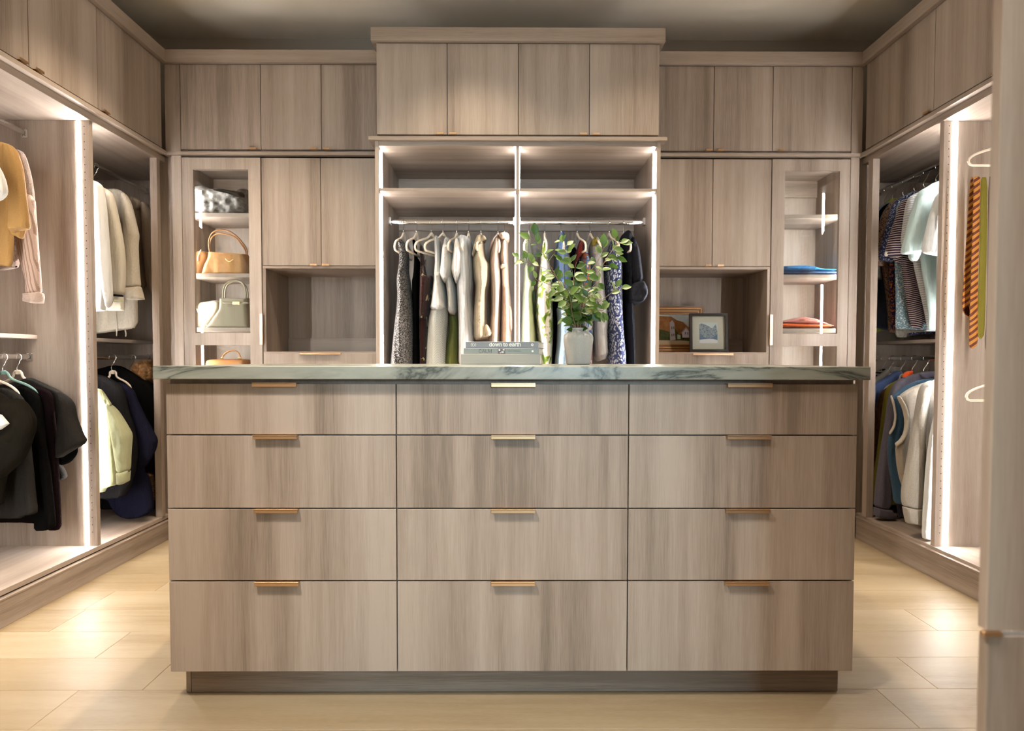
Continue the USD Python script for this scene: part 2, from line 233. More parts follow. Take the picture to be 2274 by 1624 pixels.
SHAPES = {  # outline points (x, z) in metres, on the upright plane y
 'tan_body': (2.620, '-2.041,1.771 -1.995,1.771 -1.919,1.751 -1.886,1.743 -1.870,1.701 -1.875,1.608 -1.881,1.371 -1.889,1.279 -1.931,1.288 -2.034,1.282 -2.173,1.282 -2.166,1.700 -2.123,1.746'),
 'tan_sleeve': (2.570, '-1.866,1.732 -1.843,1.724 -1.825,1.706 -1.815,1.675 -1.805,1.642 -1.797,1.562 -1.789,1.479 -1.782,1.415 -1.816,1.411 -1.856,1.401 -1.851,1.479 -1.854,1.562 -1.871,1.661'),
 'tan_inner': (2.600, '-1.876,1.418 -1.815,1.427 -1.828,1.381 -1.845,1.388 -1.866,1.400'),
 'white_puff': (2.420, '-1.977,1.665 -1.867,1.673 -1.805,1.642 -1.775,1.591 -1.761,1.556 -1.755,1.518 -1.762,1.504 -1.778,1.491 -1.841,1.470 -1.905,1.431 -2.003,1.306'),
 'pink_body': (2.760, '-2.192,1.768 -2.058,1.786 -1.958,1.765 -1.937,1.758 -1.923,1.733 -1.914,1.694 -1.920,1.573 -1.942,1.431 -1.955,1.341 -1.974,1.287 -2.215,1.287'),
 'pink_yoke': (2.730, '-1.941,1.758 -1.916,1.751 -1.903,1.726 -1.893,1.689 -1.883,1.637 -1.876,1.587 -1.875,1.552 -1.918,1.540 -1.941,1.601 -1.949,1.689'),
 'pink_sleeve': (2.720, '-1.927,1.581 -1.867,1.578 -1.861,1.459 -1.855,1.353 -1.850,1.265 -1.847,1.185 -1.902,1.181 -1.900,1.243 -1.917,1.300 -1.928,1.335 -1.937,1.397'),
 'pink_cuff': (2.710, '-1.898,1.189 -1.838,1.193 -1.835,1.175 -1.839,1.150 -1.871,1.150 -1.901,1.157'),
 'pink_tie': (2.710, '-1.948,1.316 -1.926,1.358 -1.919,1.348 -1.934,1.309'),
 'w1_body': (3.050, '-1.962,1.720 -1.843,1.724 -1.810,1.712 -1.792,1.698 -1.783,1.669 -1.777,1.582 -1.778,1.405 -1.784,1.146 -1.814,1.142 -1.995,1.142 -1.984,1.641'),
 'w1_sleeve': (3.000, '-1.782,1.698 -1.757,1.674 -1.747,1.611 -1.740,1.475 -1.733,1.338 -1.728,1.202 -1.730,1.178 -1.750,1.143 -1.768,1.241 -1.777,1.397 -1.785,1.572'),
 'w2_body': (3.220, '-2.051,1.739 -1.915,1.739 -1.872,1.725 -1.847,1.706 -1.835,1.671 -1.821,1.556 -1.821,1.347 -1.828,1.158 -2.064,1.158'),
 'w2_sleeve': (3.160, '-1.841,1.710 -1.815,1.694 -1.803,1.667 -1.792,1.616 -1.778,1.545 -1.767,1.483 -1.759,1.401 -1.758,1.340 -1.761,1.278 -1.766,1.224 -1.822,1.224 -1.824,1.339 -1.827,1.483 -1.835,1.606'),
 'w2_cuff': (3.150, '-1.816,1.219 -1.763,1.219 -1.762,1.153 -1.838,1.151 -1.829,1.190'),
 'w2_stripe': (3.125, '-1.804,1.227 -1.749,1.223 -1.749,1.213 -1.804,1.217'),
 'w2_line': (3.120, '-1.807,1.196 -1.746,1.196 -1.746,1.192 -1.808,1.192'),
 'w3_body': (3.420, '-2.091,1.745 -1.979,1.769 -1.930,1.772 -1.902,1.756 -1.874,1.717 -1.857,1.639 -1.852,1.462 -1.847,1.228 -1.847,1.087 -1.944,1.072 -2.034,1.058 -2.105,1.058'),
 'w3_sleeve': (3.360, '-1.883,1.748 -1.858,1.733 -1.837,1.696 -1.822,1.638 -1.806,1.562 -1.800,1.536 -1.806,1.486 -1.805,1.409 -1.802,1.344 -1.796,1.278 -1.873,1.273 -1.869,1.365 -1.871,1.496 -1.877,1.649'),
 'w3_cuff': (3.350, '-1.867,1.277 -1.791,1.284 -1.776,1.222 -1.818,1.218 -1.853,1.220'),
 'w4_body': (3.660, '-2.119,1.771 -2.000,1.791 -1.943,1.770 -1.920,1.732 -1.932,1.594 -1.940,1.445 -1.925,1.357 -1.925,1.328 -1.947,1.297 -1.986,1.285 -2.129,1.285'),
 'w4_sleeve': (3.600, '-1.911,1.754 -1.884,1.742 -1.861,1.709 -1.839,1.649 -1.821,1.588 -1.813,1.490 -1.808,1.350 -1.811,1.216 -1.837,1.225 -1.864,1.265 -1.887,1.321 -1.895,1.396 -1.906,1.537 -1.909,1.630'),
 'w4_collar': (3.590, '-1.967,1.767 -1.948,1.777 -1.909,1.756 -1.907,1.726 -1.926,1.709 -1.949,1.707'),
 'b1_body': (2.600, '-2.201,0.821 -2.030,0.842 -1.946,0.811 -1.905,0.787 -1.886,0.739 -1.883,0.602 -1.924,0.446 -1.933,0.360 -2.214,0.360'),
 'b1_sleeve': (2.540, '-1.935,0.793 -1.852,0.780 -1.818,0.787 -1.794,0.770 -1.773,0.743 -1.757,0.710 -1.760,0.668 -1.772,0.634 -1.786,0.592 -1.808,0.550 -1.859,0.508 -1.884,0.483 -1.993,0.483 -2.003,0.710'),
 'b1_patch': (2.460, '-1.891,0.746 -1.827,0.730 -1.800,0.697 -1.829,0.676 -1.893,0.660'),
 'b2_body': (2.700, '-2.268,0.784 -2.038,0.813 -1.985,0.820 -1.939,0.803 -1.912,0.771 -1.899,0.714 -1.891,0.598 -1.884,0.517 -1.876,0.401 -1.868,0.323 -1.884,0.314 -1.923,0.309 -1.927,0.298 -2.016,0.300 -2.283,0.302'),
 'b3_body': (2.765, '-2.305,0.772 -2.051,0.803 -1.989,0.816 -1.953,0.821 -1.921,0.807 -1.896,0.785 -1.886,0.745 -1.877,0.654 -1.862,0.525 -1.850,0.397 -1.843,0.305 -1.841,0.249 -1.861,0.242 -1.869,0.235 -1.923,0.233 -1.922,0.286 -2.319,0.286'),
 'b4_body': (2.805, '-2.302,0.770 -2.062,0.801 -2.007,0.820 -1.966,0.829 -1.906,0.811 -1.879,0.798 -1.867,0.770 -1.863,0.705 -1.855,0.613 -1.852,0.520 -1.849,0.408 -1.847,0.315 -1.846,0.225 -1.896,0.225 -1.910,0.258 -2.317,0.258'),
 'b5_body': (2.855, '-2.338,0.791 -2.192,0.810 -2.080,0.829 -2.016,0.848 -1.993,0.855 -1.940,0.831 -1.875,0.801 -1.834,0.769 -1.855,0.682 -1.879,0.588 -1.890,0.474 -1.896,0.342 -2.336,0.342'),
 'b5_sleeve': (2.800, '-1.842,0.802 -1.799,0.772 -1.783,0.752 -1.776,0.733 -1.771,0.687 -1.750,0.632 -1.728,0.589 -1.789,0.554 -1.849,0.517 -1.849,0.585 -1.840,0.669 -1.829,0.733'),
 'b5_cuff': (2.845, '-1.878,0.523 -1.795,0.570 -1.797,0.536 -1.823,0.501 -1.857,0.487 -1.877,0.497'),
 'b5_sleeve2': (2.880, '-1.920,0.509 -1.887,0.482 -1.876,0.467 -1.863,0.432 -1.881,0.421 -1.923,0.409'),
 'c1_body': (3.060, '-1.969,0.810 -1.825,0.802 -1.805,0.765 -1.774,0.725 -1.768,0.604 -1.759,0.482 -1.751,0.368 -1.806,0.354 -1.816,0.330 -1.979,0.330'),
 'c1_sleeve': (3.000, '-1.759,0.737 -1.735,0.725 -1.701,0.686 -1.668,0.630 -1.653,0.599 -1.658,0.551 -1.663,0.491 -1.668,0.435 -1.717,0.427 -1.728,0.501 -1.738,0.581 -1.750,0.660'),
 'c1_cuff': (2.990, '-1.714,0.433 -1.662,0.443 -1.667,0.395 -1.693,0.381 -1.711,0.383'),
 'c1_flap': (2.995, '-1.778,0.797 -1.767,0.781 -1.734,0.730 -1.740,0.724 -1.762,0.730 -1.773,0.757'),
 'c2_body': (3.220, '-2.070,0.867 -1.912,0.859 -1.850,0.825 -1.818,0.803 -1.806,0.765 -1.791,0.682 -1.769,0.619 -1.756,0.544 -1.753,0.480 -1.762,0.405 -1.785,0.330 -1.812,0.277 -1.901,0.270 -2.083,0.287'),
 'c3_body': (3.370, '-2.101,0.826 -1.920,0.820 -1.877,0.802 -1.846,0.778 -1.831,0.738 -1.807,0.637 -1.805,0.378 -1.779,0.347 -1.762,0.257 -1.759,0.179 -1.800,0.152 -1.867,0.140 -1.920,0.152 -1.959,0.190 -1.980,0.246 -2.114,0.257'),
 'c3_sleeve': (3.310, '-1.865,0.813 -1.839,0.802 -1.811,0.778 -1.799,0.741 -1.763,0.660 -1.725,0.588 -1.700,0.538 -1.707,0.500 -1.728,0.457 -1.759,0.408 -1.803,0.386 -1.819,0.489 -1.837,0.665'),
 'c4_body': (3.520, '-2.240,0.851 -2.087,0.884 -2.032,0.900 -1.990,0.896 -1.929,0.861 -1.877,0.822 -1.831,0.808 -1.799,0.773 -1.788,0.717 -1.783,0.601 -1.781,0.438 -1.777,0.274 -1.779,0.169 -1.837,0.152 -2.163,0.157'),
 'c5_body': (3.720, '-2.271,0.803 -2.099,0.852 -2.026,0.852 -1.954,0.815 -1.900,0.803 -1.872,0.754 -1.867,0.434 -1.872,0.150 -2.040,0.133 -2.261,0.133'),
 'c5_fur': (3.660, '-2.008,0.868 -1.978,0.897 -1.940,0.911 -1.901,0.911 -1.888,0.878 -1.893,0.834 -1.927,0.805 -1.956,0.817 -1.979,0.849'),
 'c5_tail': (3.450, '-1.848,0.333 -1.811,0.356 -1.801,0.287 -1.800,0.218 -1.819,0.186 -1.846,0.200 -1.858,0.264'),
 'r1_body': (3.020, '2.181,1.714 2.022,1.699 1.923,1.683 1.894,1.644 1.894,1.408 1.901,1.131 2.197,1.131'),
 'r1_sleeve': (2.970, '1.911,1.671 1.872,1.663 1.849,1.636 1.827,1.565 1.808,1.477 1.792,1.400 1.847,1.386 1.918,1.381'),
 'r2_body': (3.140, '2.247,1.755 2.019,1.754 1.947,1.746 1.917,1.723 1.889,1.692 1.890,1.550 1.893,1.416 1.907,1.324 1.924,1.242 1.939,1.138 1.938,1.074 1.949,1.066 2.265,1.060'),
 'r2_sleeve': (3.080, '1.910,1.728 1.880,1.710 1.848,1.692 1.834,1.670 1.821,1.628 1.802,1.558 1.784,1.477 1.769,1.423 1.773,1.407 1.814,1.407 1.863,1.417 1.888,1.538'),
 'r2_cuff': (3.120, '1.825,1.423 1.882,1.432 1.875,1.407 1.859,1.379 1.840,1.383 1.828,1.399'),
 'r3_body': (3.260, '2.226,1.739 1.990,1.734 1.939,1.722 1.915,1.679 1.919,1.488 1.934,1.381 1.953,1.307 1.977,1.221 1.996,1.146 2.008,1.073 1.974,1.069 2.244,1.065'),
 'r3_sleeve': (3.200, '1.933,1.718 1.903,1.711 1.872,1.694 1.858,1.665 1.847,1.592 1.835,1.467 1.875,1.461 1.904,1.520'),
 'r4_body': (3.380, '2.265,1.738 2.042,1.742 1.967,1.728 1.945,1.696 1.935,1.552 1.938,1.431 1.950,1.376 1.963,1.287 1.976,1.198 1.994,1.121 2.003,1.092 2.048,1.081 2.052,1.121 2.281,1.081'),
 'r4_sleeve': (3.320, '1.962,1.723 1.927,1.714 1.906,1.701 1.891,1.671 1.881,1.632 1.867,1.585 1.846,1.520 1.830,1.459 1.826,1.437 1.870,1.429 1.916,1.431 1.933,1.585'),
 'r4_placket': (3.310, '1.820,1.457 1.838,1.455 1.834,1.431 1.819,1.433'),
 'r4_cuff': (3.360, '1.881,1.443 1.935,1.439 1.925,1.399 1.900,1.413'),
 'r5_body': (3.480, '2.263,1.744 2.057,1.752 1.988,1.738 1.966,1.702 1.968,1.411 1.973,1.298 1.978,1.160 1.975,1.089 2.044,1.087 2.280,1.081'),
 'r6_body': (3.560, '2.291,1.790 2.103,1.808 2.052,1.785 2.011,1.736 2.001,1.585 2.008,1.446 2.032,1.306 2.070,1.189 2.092,1.072 2.106,1.056 2.158,1.067 2.309,1.060'),
 'r6_sleeve': (3.520, '2.034,1.780 1.979,1.743 1.957,1.692 1.936,1.601 1.915,1.509 1.904,1.451 1.937,1.440 1.986,1.431 1.997,1.578'),
 'r7_body': (3.660, '2.284,1.780 2.115,1.799 2.067,1.790 2.025,1.742 1.994,1.603 1.997,1.441 2.011,1.364 2.025,1.268 2.037,1.172 2.041,1.083 2.071,1.073 2.301,1.086'),
 'r7_sleeve': (3.620, '2.059,1.785 2.021,1.771 1.986,1.726 1.963,1.679 1.948,1.596 1.931,1.511 1.920,1.442 1.956,1.431 1.990,1.426 2.013,1.596'),
 'r8_body': (3.600, '2.130,1.687 2.035,1.686 2.006,1.498 2.008,1.310 2.020,1.168 2.024,1.080 2.112,1.090 2.166,1.168'),
 'r9_body': (3.760, '2.273,1.789 2.111,1.803 2.050,1.774 2.017,1.720 2.006,1.524 2.004,1.376 2.001,1.277 2.007,1.124 2.027,1.109 2.094,1.092 2.289,1.092'),
 'r9_sleeve': (3.730, '2.095,1.796 2.046,1.774 2.005,1.728 1.985,1.653 1.965,1.519 1.962,1.446 2.004,1.431 2.037,1.616'),
 'r9_cuff': (3.700, '1.953,1.454 2.014,1.446 2.021,1.364 1.952,1.374'),
 'r10_body': (3.840, '2.296,1.792 2.131,1.821 2.069,1.781 2.024,1.741 2.013,1.536 2.017,1.335 2.019,1.128 2.069,1.163 2.108,1.095 2.312,1.096'),
 'r11_body': (3.885, '2.297,1.817 2.176,1.852 2.138,1.827 2.081,1.771 2.057,1.695 2.064,1.442 2.081,1.115 2.092,1.082 2.128,1.100 2.313,1.110'),
 'r12_body': (3.500, '2.235,1.575 2.050,1.574 1.998,1.391 1.990,1.162 1.987,1.049 2.043,1.044 2.047,1.074 2.247,1.075'),
 's1_body': (2.980, '2.176,0.833 1.978,0.823 1.890,0.773 1.856,0.615 1.843,0.496 1.836,0.356 1.831,0.236 1.831,0.144 1.847,0.138 2.195,0.138'),
 's2_body': (3.100, '2.201,0.839 2.036,0.854 1.944,0.845 1.913,0.816 1.907,0.726 1.915,0.581 1.927,0.250 2.217,0.239'),
 's2_sleeve': (3.050, '1.906,0.845 1.862,0.824 1.845,0.786 1.836,0.729 1.825,0.648 1.813,0.567 1.801,0.485 1.790,0.414 1.779,0.359 1.778,0.301 1.787,0.267 1.869,0.259 1.872,0.404 1.873,0.607 1.884,0.749'),
 's2_cuff': (3.040, '1.781,0.271 1.863,0.265 1.863,0.189 1.797,0.197 1.788,0.232'),
 's3_body': (3.200, '2.209,0.826 2.017,0.834 1.958,0.825 1.907,0.806 1.869,0.783 1.838,0.757 1.865,0.708 1.877,0.645 1.871,0.587 1.853,0.549 1.830,0.527 1.838,0.442 1.853,0.373 1.871,0.324 1.903,0.228 2.224,0.228'),
 's3_trim': (3.185, '1.823,0.758 1.835,0.766 1.868,0.716 1.883,0.657 1.877,0.593 1.855,0.546 1.824,0.523 1.819,0.540 1.840,0.555 1.859,0.589 1.864,0.644 1.852,0.703'),
 's4_body': (3.320, '2.225,0.835 2.070,0.843 2.022,0.837 1.978,0.823 1.939,0.804 1.906,0.781 1.874,0.755 1.890,0.704 1.898,0.656 1.890,0.601 1.863,0.556 1.862,0.490 1.870,0.401 1.888,0.312 1.898,0.228 1.934,0.223 2.240,0.223'),
 's4_trim': (3.305, '1.859,0.756 1.867,0.762 1.884,0.712 1.892,0.657 1.886,0.602 1.861,0.567 1.856,0.576 1.875,0.607 1.883,0.657 1.875,0.705'),
 's5_body': (3.440, '2.259,0.863 2.121,0.876 2.076,0.867 2.008,0.845 1.967,0.817 1.946,0.771 1.941,0.566 1.963,0.290 1.992,0.128 1.950,0.121 2.276,0.175'),
 's5_sleeve': (3.390, '1.983,0.850 1.943,0.828 1.919,0.801 1.904,0.760 1.896,0.706 1.885,0.616 1.873,0.526 1.861,0.435 1.849,0.345 1.842,0.254 1.839,0.190 1.921,0.179 1.927,0.345 1.929,0.526 1.941,0.706'),
 's5_cuff': (3.380, '1.834,0.195 1.917,0.183 1.939,0.147 1.903,0.136 1.835,0.149'),
 's6_body': (3.540, '2.278,0.826 2.113,0.842 2.020,0.825 1.985,0.800 1.962,0.767 1.956,0.720 1.942,0.579 1.923,0.390 1.902,0.248 1.894,0.181 1.927,0.172 2.294,0.172'),
 's7_body': (3.640, '2.295,0.815 2.149,0.839 2.091,0.830 2.043,0.796 1.996,0.760 1.978,0.702 1.956,0.569 1.935,0.399 1.923,0.296 1.921,0.160 1.970,0.150 2.310,0.155'),
 's8_body': (3.750, '2.313,0.832 2.176,0.861 2.143,0.876 2.104,0.854 2.045,0.814 1.991,0.789 1.956,0.757 1.955,0.582 1.955,0.332 1.958,0.182 2.329,0.182'),
 's9_body': (3.830, '2.337,0.842 2.171,0.900 2.133,0.885 2.088,0.847 2.033,0.817 1.970,0.778 1.966,0.549 1.972,0.268 2.350,0.268'),
 's10_body': (3.880, '2.342,0.854 2.199,0.890 2.140,0.884 2.097,0.864 2.033,0.812 1.982,0.776 1.982,0.544 1.986,0.311 2.354,0.312'),
 's6_collar': (3.500, '2.027,0.843 2.042,0.871 2.086,0.878 2.075,0.843 2.048,0.824'),
 's5_collar': (3.400, '2.052,0.864 2.086,0.873 2.137,0.877 2.138,0.846 2.080,0.837'),
 'd1': (3.550, '-0.558,1.552 -0.540,1.545 -0.522,1.505 -0.515,1.458 -0.519,1.391 -0.509,1.337 -0.499,1.236 -0.491,1.135 -0.490,0.915 -0.488,0.591 -0.621,0.591 -0.602,0.914 -0.592,1.013 -0.574,1.168 -0.567,1.256 -0.571,1.337 -0.559,1.404 -0.556,1.458 -0.564,1.505'),
 'd2': (3.600, '-0.498,1.557 -0.484,1.554 -0.480,1.465 -0.468,1.458 -0.460,1.424 -0.457,1.343 -0.459,1.206 -0.460,1.069 -0.456,0.914 -0.457,0.656 -0.502,0.656 -0.497,0.914 -0.493,1.137 -0.502,1.329 -0.492,1.370 -0.488,1.458 -0.491,1.492'),
 'd3': (3.570, '-0.450,1.542 -0.442,1.461 -0.430,1.380 -0.413,1.353 -0.389,1.370 -0.395,1.312 -0.402,1.231 -0.412,1.163 -0.419,1.068 -0.421,0.915 -0.422,0.692 -0.460,0.692 -0.456,0.915 -0.458,1.068 -0.459,1.204 -0.455,1.339 -0.452,1.420 -0.456,1.488'),
 'd4_top': (3.550, '-0.378,1.562 -0.353,1.560 -0.340,1.472 -0.339,1.364 -0.320,1.270 -0.312,1.175 -0.403,1.174 -0.389,1.270 -0.382,1.337 -0.375,1.445'),
 'd4_skirt': (3.545, '-0.395,1.209 -0.314,1.210 -0.311,1.181 -0.312,1.135 -0.319,1.067 -0.327,0.915 -0.331,0.660 -0.436,0.660 -0.425,0.915 -0.418,1.033 -0.411,1.135'),
 'd5_body': (3.560, '-0.330,1.547 -0.300,1.554 -0.280,1.520 -0.273,1.440 -0.283,1.365 -0.265,1.271 -0.268,1.159 -0.313,1.169 -0.314,1.257 -0.324,1.338 -0.334,1.419 -0.334,1.500'),
 'd5_sleeve': (3.500, '-0.322,1.537 -0.301,1.537 -0.282,1.464 -0.279,1.385 -0.287,1.345 -0.319,1.315 -0.335,1.331 -0.348,1.358 -0.340,1.438 -0.334,1.497'),
 'd5b': (3.630, '-0.317,1.195 -0.258,1.167 -0.259,0.915 -0.259,0.793 -0.349,0.793 -0.342,0.914 -0.331,1.001 -0.314,1.098'),
 'd6_body': (3.550, '-0.272,1.545 -0.245,1.560 -0.201,1.556 -0.183,1.526 -0.180,1.445 -0.180,1.337 -0.187,1.230 -0.180,1.135 -0.180,1.027 -0.178,0.864 -0.256,0.864 -0.256,1.135 -0.265,1.270 -0.269,1.364'),
 'd6_sleeve': (3.470, '-0.269,1.532 -0.246,1.542 -0.225,1.460 -0.228,1.368 -0.243,1.335 -0.263,1.308 -0.280,1.355 -0.289,1.381 -0.279,1.446'),
 'd7_body': (3.540, '-0.164,1.547 -0.137,1.557 -0.123,1.537 -0.115,1.450 -0.088,1.410 -0.093,1.323 -0.107,1.269 -0.107,1.115 -0.096,1.040 -0.123,1.037 -0.178,1.030 -0.181,1.135 -0.167,1.303 -0.176,1.336 -0.186,1.437 -0.181,1.470'),
 'd7_collar': (3.470, '-0.161,1.542 -0.141,1.554 -0.110,1.544 -0.112,1.529 -0.141,1.524 -0.164,1.447 -0.186,1.447 -0.174,1.499'),
 'd7_flap': (3.440, '-0.136,1.044 -0.117,1.106 -0.103,1.109 -0.076,1.063 -0.079,1.050 -0.120,1.040'),
 'd8_body': (3.550, '-0.083,1.542 -0.053,1.574 -0.035,1.539 -0.039,1.419 -0.035,1.304 -0.039,1.135 -0.042,1.030 -0.042,0.864 -0.100,0.864 -0.097,1.030 -0.086,1.203 -0.090,1.338 -0.097,1.405 -0.091,1.472'),
 'd8_collar': (3.490, '-0.098,1.476 -0.085,1.536 -0.052,1.567 -0.042,1.561 -0.065,1.529 -0.092,1.481'),
 'd9_body': (3.560, '-0.043,1.561 0.004,1.567 -0.001,1.514 0.003,1.420 0.006,1.339 0.015,1.217 0.022,1.136 0.020,1.031 0.020,0.864 -0.042,0.864 -0.039,1.031 -0.035,1.271 -0.039,1.406 -0.051,1.454 -0.044,1.521'),
 'd9_collar': (3.480, '-0.052,1.560 -0.022,1.567 0.006,1.562 0.008,1.534 -0.005,1.521 -0.042,1.534'),
 'd9_belt': (3.480, '-0.001,1.204 0.019,1.198 0.024,1.092 0.018,1.075 0.005,1.075 -0.001,1.145'),
 'd9_tab': (3.460, '-0.040,1.406 -0.010,1.409 -0.009,1.393 -0.039,1.388'),
 'e1_body': (3.550, '0.084,1.425 0.102,1.412 0.110,1.345 0.139,1.303 0.123,1.271 0.132,1.169 0.146,1.027 0.148,0.796 0.056,0.796 0.063,1.027 0.069,1.169 0.076,1.304'),
 'e1_strap': (3.540, '0.081,1.538 0.089,1.548 0.103,1.545 0.102,1.518 0.100,1.411 0.095,1.411 0.095,1.524 0.089,1.524 0.089,1.417 0.084,1.417'),
 'e1b': (3.620, '0.119,1.346 0.144,1.291 0.164,1.209 0.164,1.029 0.165,0.794 0.130,0.794 0.130,1.029'),
 'e2': (3.550, '0.173,1.540 0.200,1.536 0.206,1.459 0.220,1.392 0.231,1.311 0.227,1.230 0.234,1.095 0.226,0.916 0.223,0.728 0.169,0.728 0.165,0.915 0.147,1.068 0.137,1.203 0.154,1.325 0.167,1.419'),
 'e3': (3.560, '0.260,1.575 0.275,1.594 0.299,1.562 0.316,1.474 0.327,1.340 0.321,1.258 0.229,1.258 0.234,1.420 0.248,1.508'),
 'e3b': (3.520, '0.247,1.208 0.315,1.185 0.318,1.094 0.305,0.916 0.296,0.730 0.235,0.730 0.241,0.916 0.251,1.000 0.254,1.134'),
 'e3c': (3.640, '0.230,1.376 0.269,1.349 0.263,1.072 0.253,0.915 0.250,0.723 0.226,0.723 0.225,0.915 0.234,1.141'),
 'e4_red': (3.550, '0.360,1.520 0.370,1.550 0.383,1.556 0.382,1.460 0.363,1.453 0.343,1.392 0.336,1.446'),
 'e4_body': (3.560, '0.378,1.549 0.394,1.557 0.410,1.475 0.424,1.427 0.426,1.313 0.436,1.204 0.437,1.069 0.435,0.865 0.387,0.865 0.390,1.069 0.375,1.204 0.369,1.407 0.375,1.475'),
 'e4b': (3.630, '0.323,1.499 0.353,1.533 0.374,1.472 0.386,1.348 0.386,1.210 0.331,1.210'),
 'e5_body': (3.570, '0.426,1.550 0.463,1.557 0.482,1.510 0.489,1.443 0.496,1.307 0.518,1.137 0.512,1.069 0.519,0.940 0.453,0.916 0.436,1.069 0.432,1.205 0.427,1.341 0.419,1.476'),
 'e5_collar': (3.500, '0.424,1.542 0.449,1.546 0.447,1.512 0.436,1.499 0.424,1.512'),
 'e6': (3.550, '0.525,1.540 0.545,1.547 0.567,1.474 0.584,1.420 0.585,1.312 0.586,1.204 0.594,1.069 0.608,0.940 0.605,0.729 0.523,0.729 0.522,0.916 0.514,1.069 0.503,1.204 0.497,1.366 0.506,1.460'),
 'e7_body': (3.570, '0.572,1.544 0.599,1.594 0.626,1.585 0.640,1.551 0.646,1.341 0.639,1.233 0.646,1.212 0.655,1.070 0.660,0.916 0.663,0.728 0.608,0.728 0.610,0.916 0.598,1.069 0.591,1.314 0.579,1.443'),
 'e7_sleeve': (3.500, '0.614,1.569 0.644,1.532 0.664,1.479 0.676,1.400 0.684,1.323 0.626,1.300 0.615,1.360 0.612,1.466'),
 'e7_cuff': (3.470, '0.617,1.313 0.674,1.325 0.695,1.284 0.695,1.250 0.674,1.217 0.644,1.210 0.604,1.218 0.604,1.264'),
 'e7_strap': (3.460, '0.677,1.296 0.685,1.293 0.699,1.303 0.705,1.297 0.688,1.284'),
 'bag1': (3.700, '-1.6810,1.6767 -1.6810,1.7376 -1.6791,1.7995 -1.6768,1.8312 -1.6642,1.8454 -1.6410,1.8525 -1.6160,1.8552 -1.6020,1.8456 -1.5878,1.8385 -1.5665,1.8368 -1.5238,1.8396 -1.4954,1.8353 -1.4511,1.8283 -1.4243,1.8355 -1.4136,1.8390 -1.3940,1.8382 -1.3710,1.8268 -1.3630,1.7561 -1.3675,1.6775'),
 'bag1_band': (3.600, '-1.5432,1.8132 -1.4827,1.8142 -1.4119,1.8024 -1.3773,1.7973 -1.3793,1.7750 -1.4208,1.7800 -1.4639,1.7954 -1.5070,1.8056'),
 'bag2': (3.640, '-1.573,1.496 -1.378,1.485 -1.367,1.371 -1.612,1.371 -1.598,1.423 -1.580,1.456'),
 'bag2_gusset': (3.700, '-1.677,1.501 -1.648,1.511 -1.599,1.505 -1.606,1.460 -1.625,1.426 -1.637,1.370 -1.682,1.370'),
 'bag3': (3.620, '-1.511,1.252 -1.359,1.252 -1.351,1.093 -1.589,1.092 -1.516,1.190'),
 'bag3_wing': (3.690, '-1.677,1.231 -1.542,1.251 -1.543,1.190 -1.605,1.111 -1.605,1.093 -1.677,1.092'),
 'bag3_band': (3.575, '-1.485,1.233 -1.349,1.230 -1.349,1.216 -1.486,1.219'),
 'bag4': (3.660, '-1.606,0.907 -1.600,0.924 -1.578,0.931 -1.397,0.932 -1.381,0.925 -1.380,0.794 -1.609,0.794'),
 'f_blue': (3.700, '1.408,1.427 1.492,1.433 1.563,1.435 1.617,1.428 1.651,1.416 1.732,1.415 1.741,1.403 1.726,1.398 1.652,1.398 1.408,1.398'),
 'f_navy': (3.700, '1.408,1.400 1.651,1.402 1.736,1.401 1.738,1.382 1.728,1.378 1.409,1.377'),
 'f_orange': (3.700, '1.412,1.128 1.494,1.129 1.711,1.120 1.716,1.108 1.711,1.100 1.413,1.100'),
 'f_pink': (3.700, '1.412,1.138 1.493,1.142 1.534,1.153 1.574,1.162 1.622,1.155 1.670,1.135 1.746,1.116 1.742,1.108 1.711,1.114 1.622,1.122 1.494,1.126 1.412,1.126'),
 'tie1_back': (2.770, '1.865,1.671 1.877,1.671 1.877,1.505 1.875,1.282 1.874,1.148 1.874,1.097 1.840,1.132 1.847,1.282 1.855,1.483 1.861,1.616'),
 'tie1_lining': (2.765, '1.843,1.131 1.868,1.156 1.871,1.102'),
 'tie1_front': (2.735, '1.853,1.663 1.878,1.663 1.880,1.646 1.881,1.443 1.881,1.278 1.882,1.112 1.888,0.995 1.863,0.974 1.850,0.990 1.851,1.145 1.851,1.333 1.853,1.498 1.853,1.607'),
 'tie2': (2.750, '1.892,1.664 1.918,1.664 1.923,1.446 1.923,1.224 1.924,1.035 1.906,1.013 1.890,1.035 1.893,1.224 1.892,1.446 1.891,1.611'),
 'tie3': (2.760, '1.929,1.669 1.951,1.669 1.955,1.392 1.951,1.113 1.955,1.029 1.946,0.951 1.930,0.990 1.936,1.113 1.933,1.392'),
}
def outline(key):
    y, s = SHAPES[key]
    return y, np.array([tuple(map(float, q.split(','))) for q in s.split()])
def chaikin(p, n):
    for _ in range(n):
        q = np.roll(p, -1, 0); p = np.stack([.8*p+.2*q, .2*p+.8*q], 1).reshape(-1, 2)
    return p
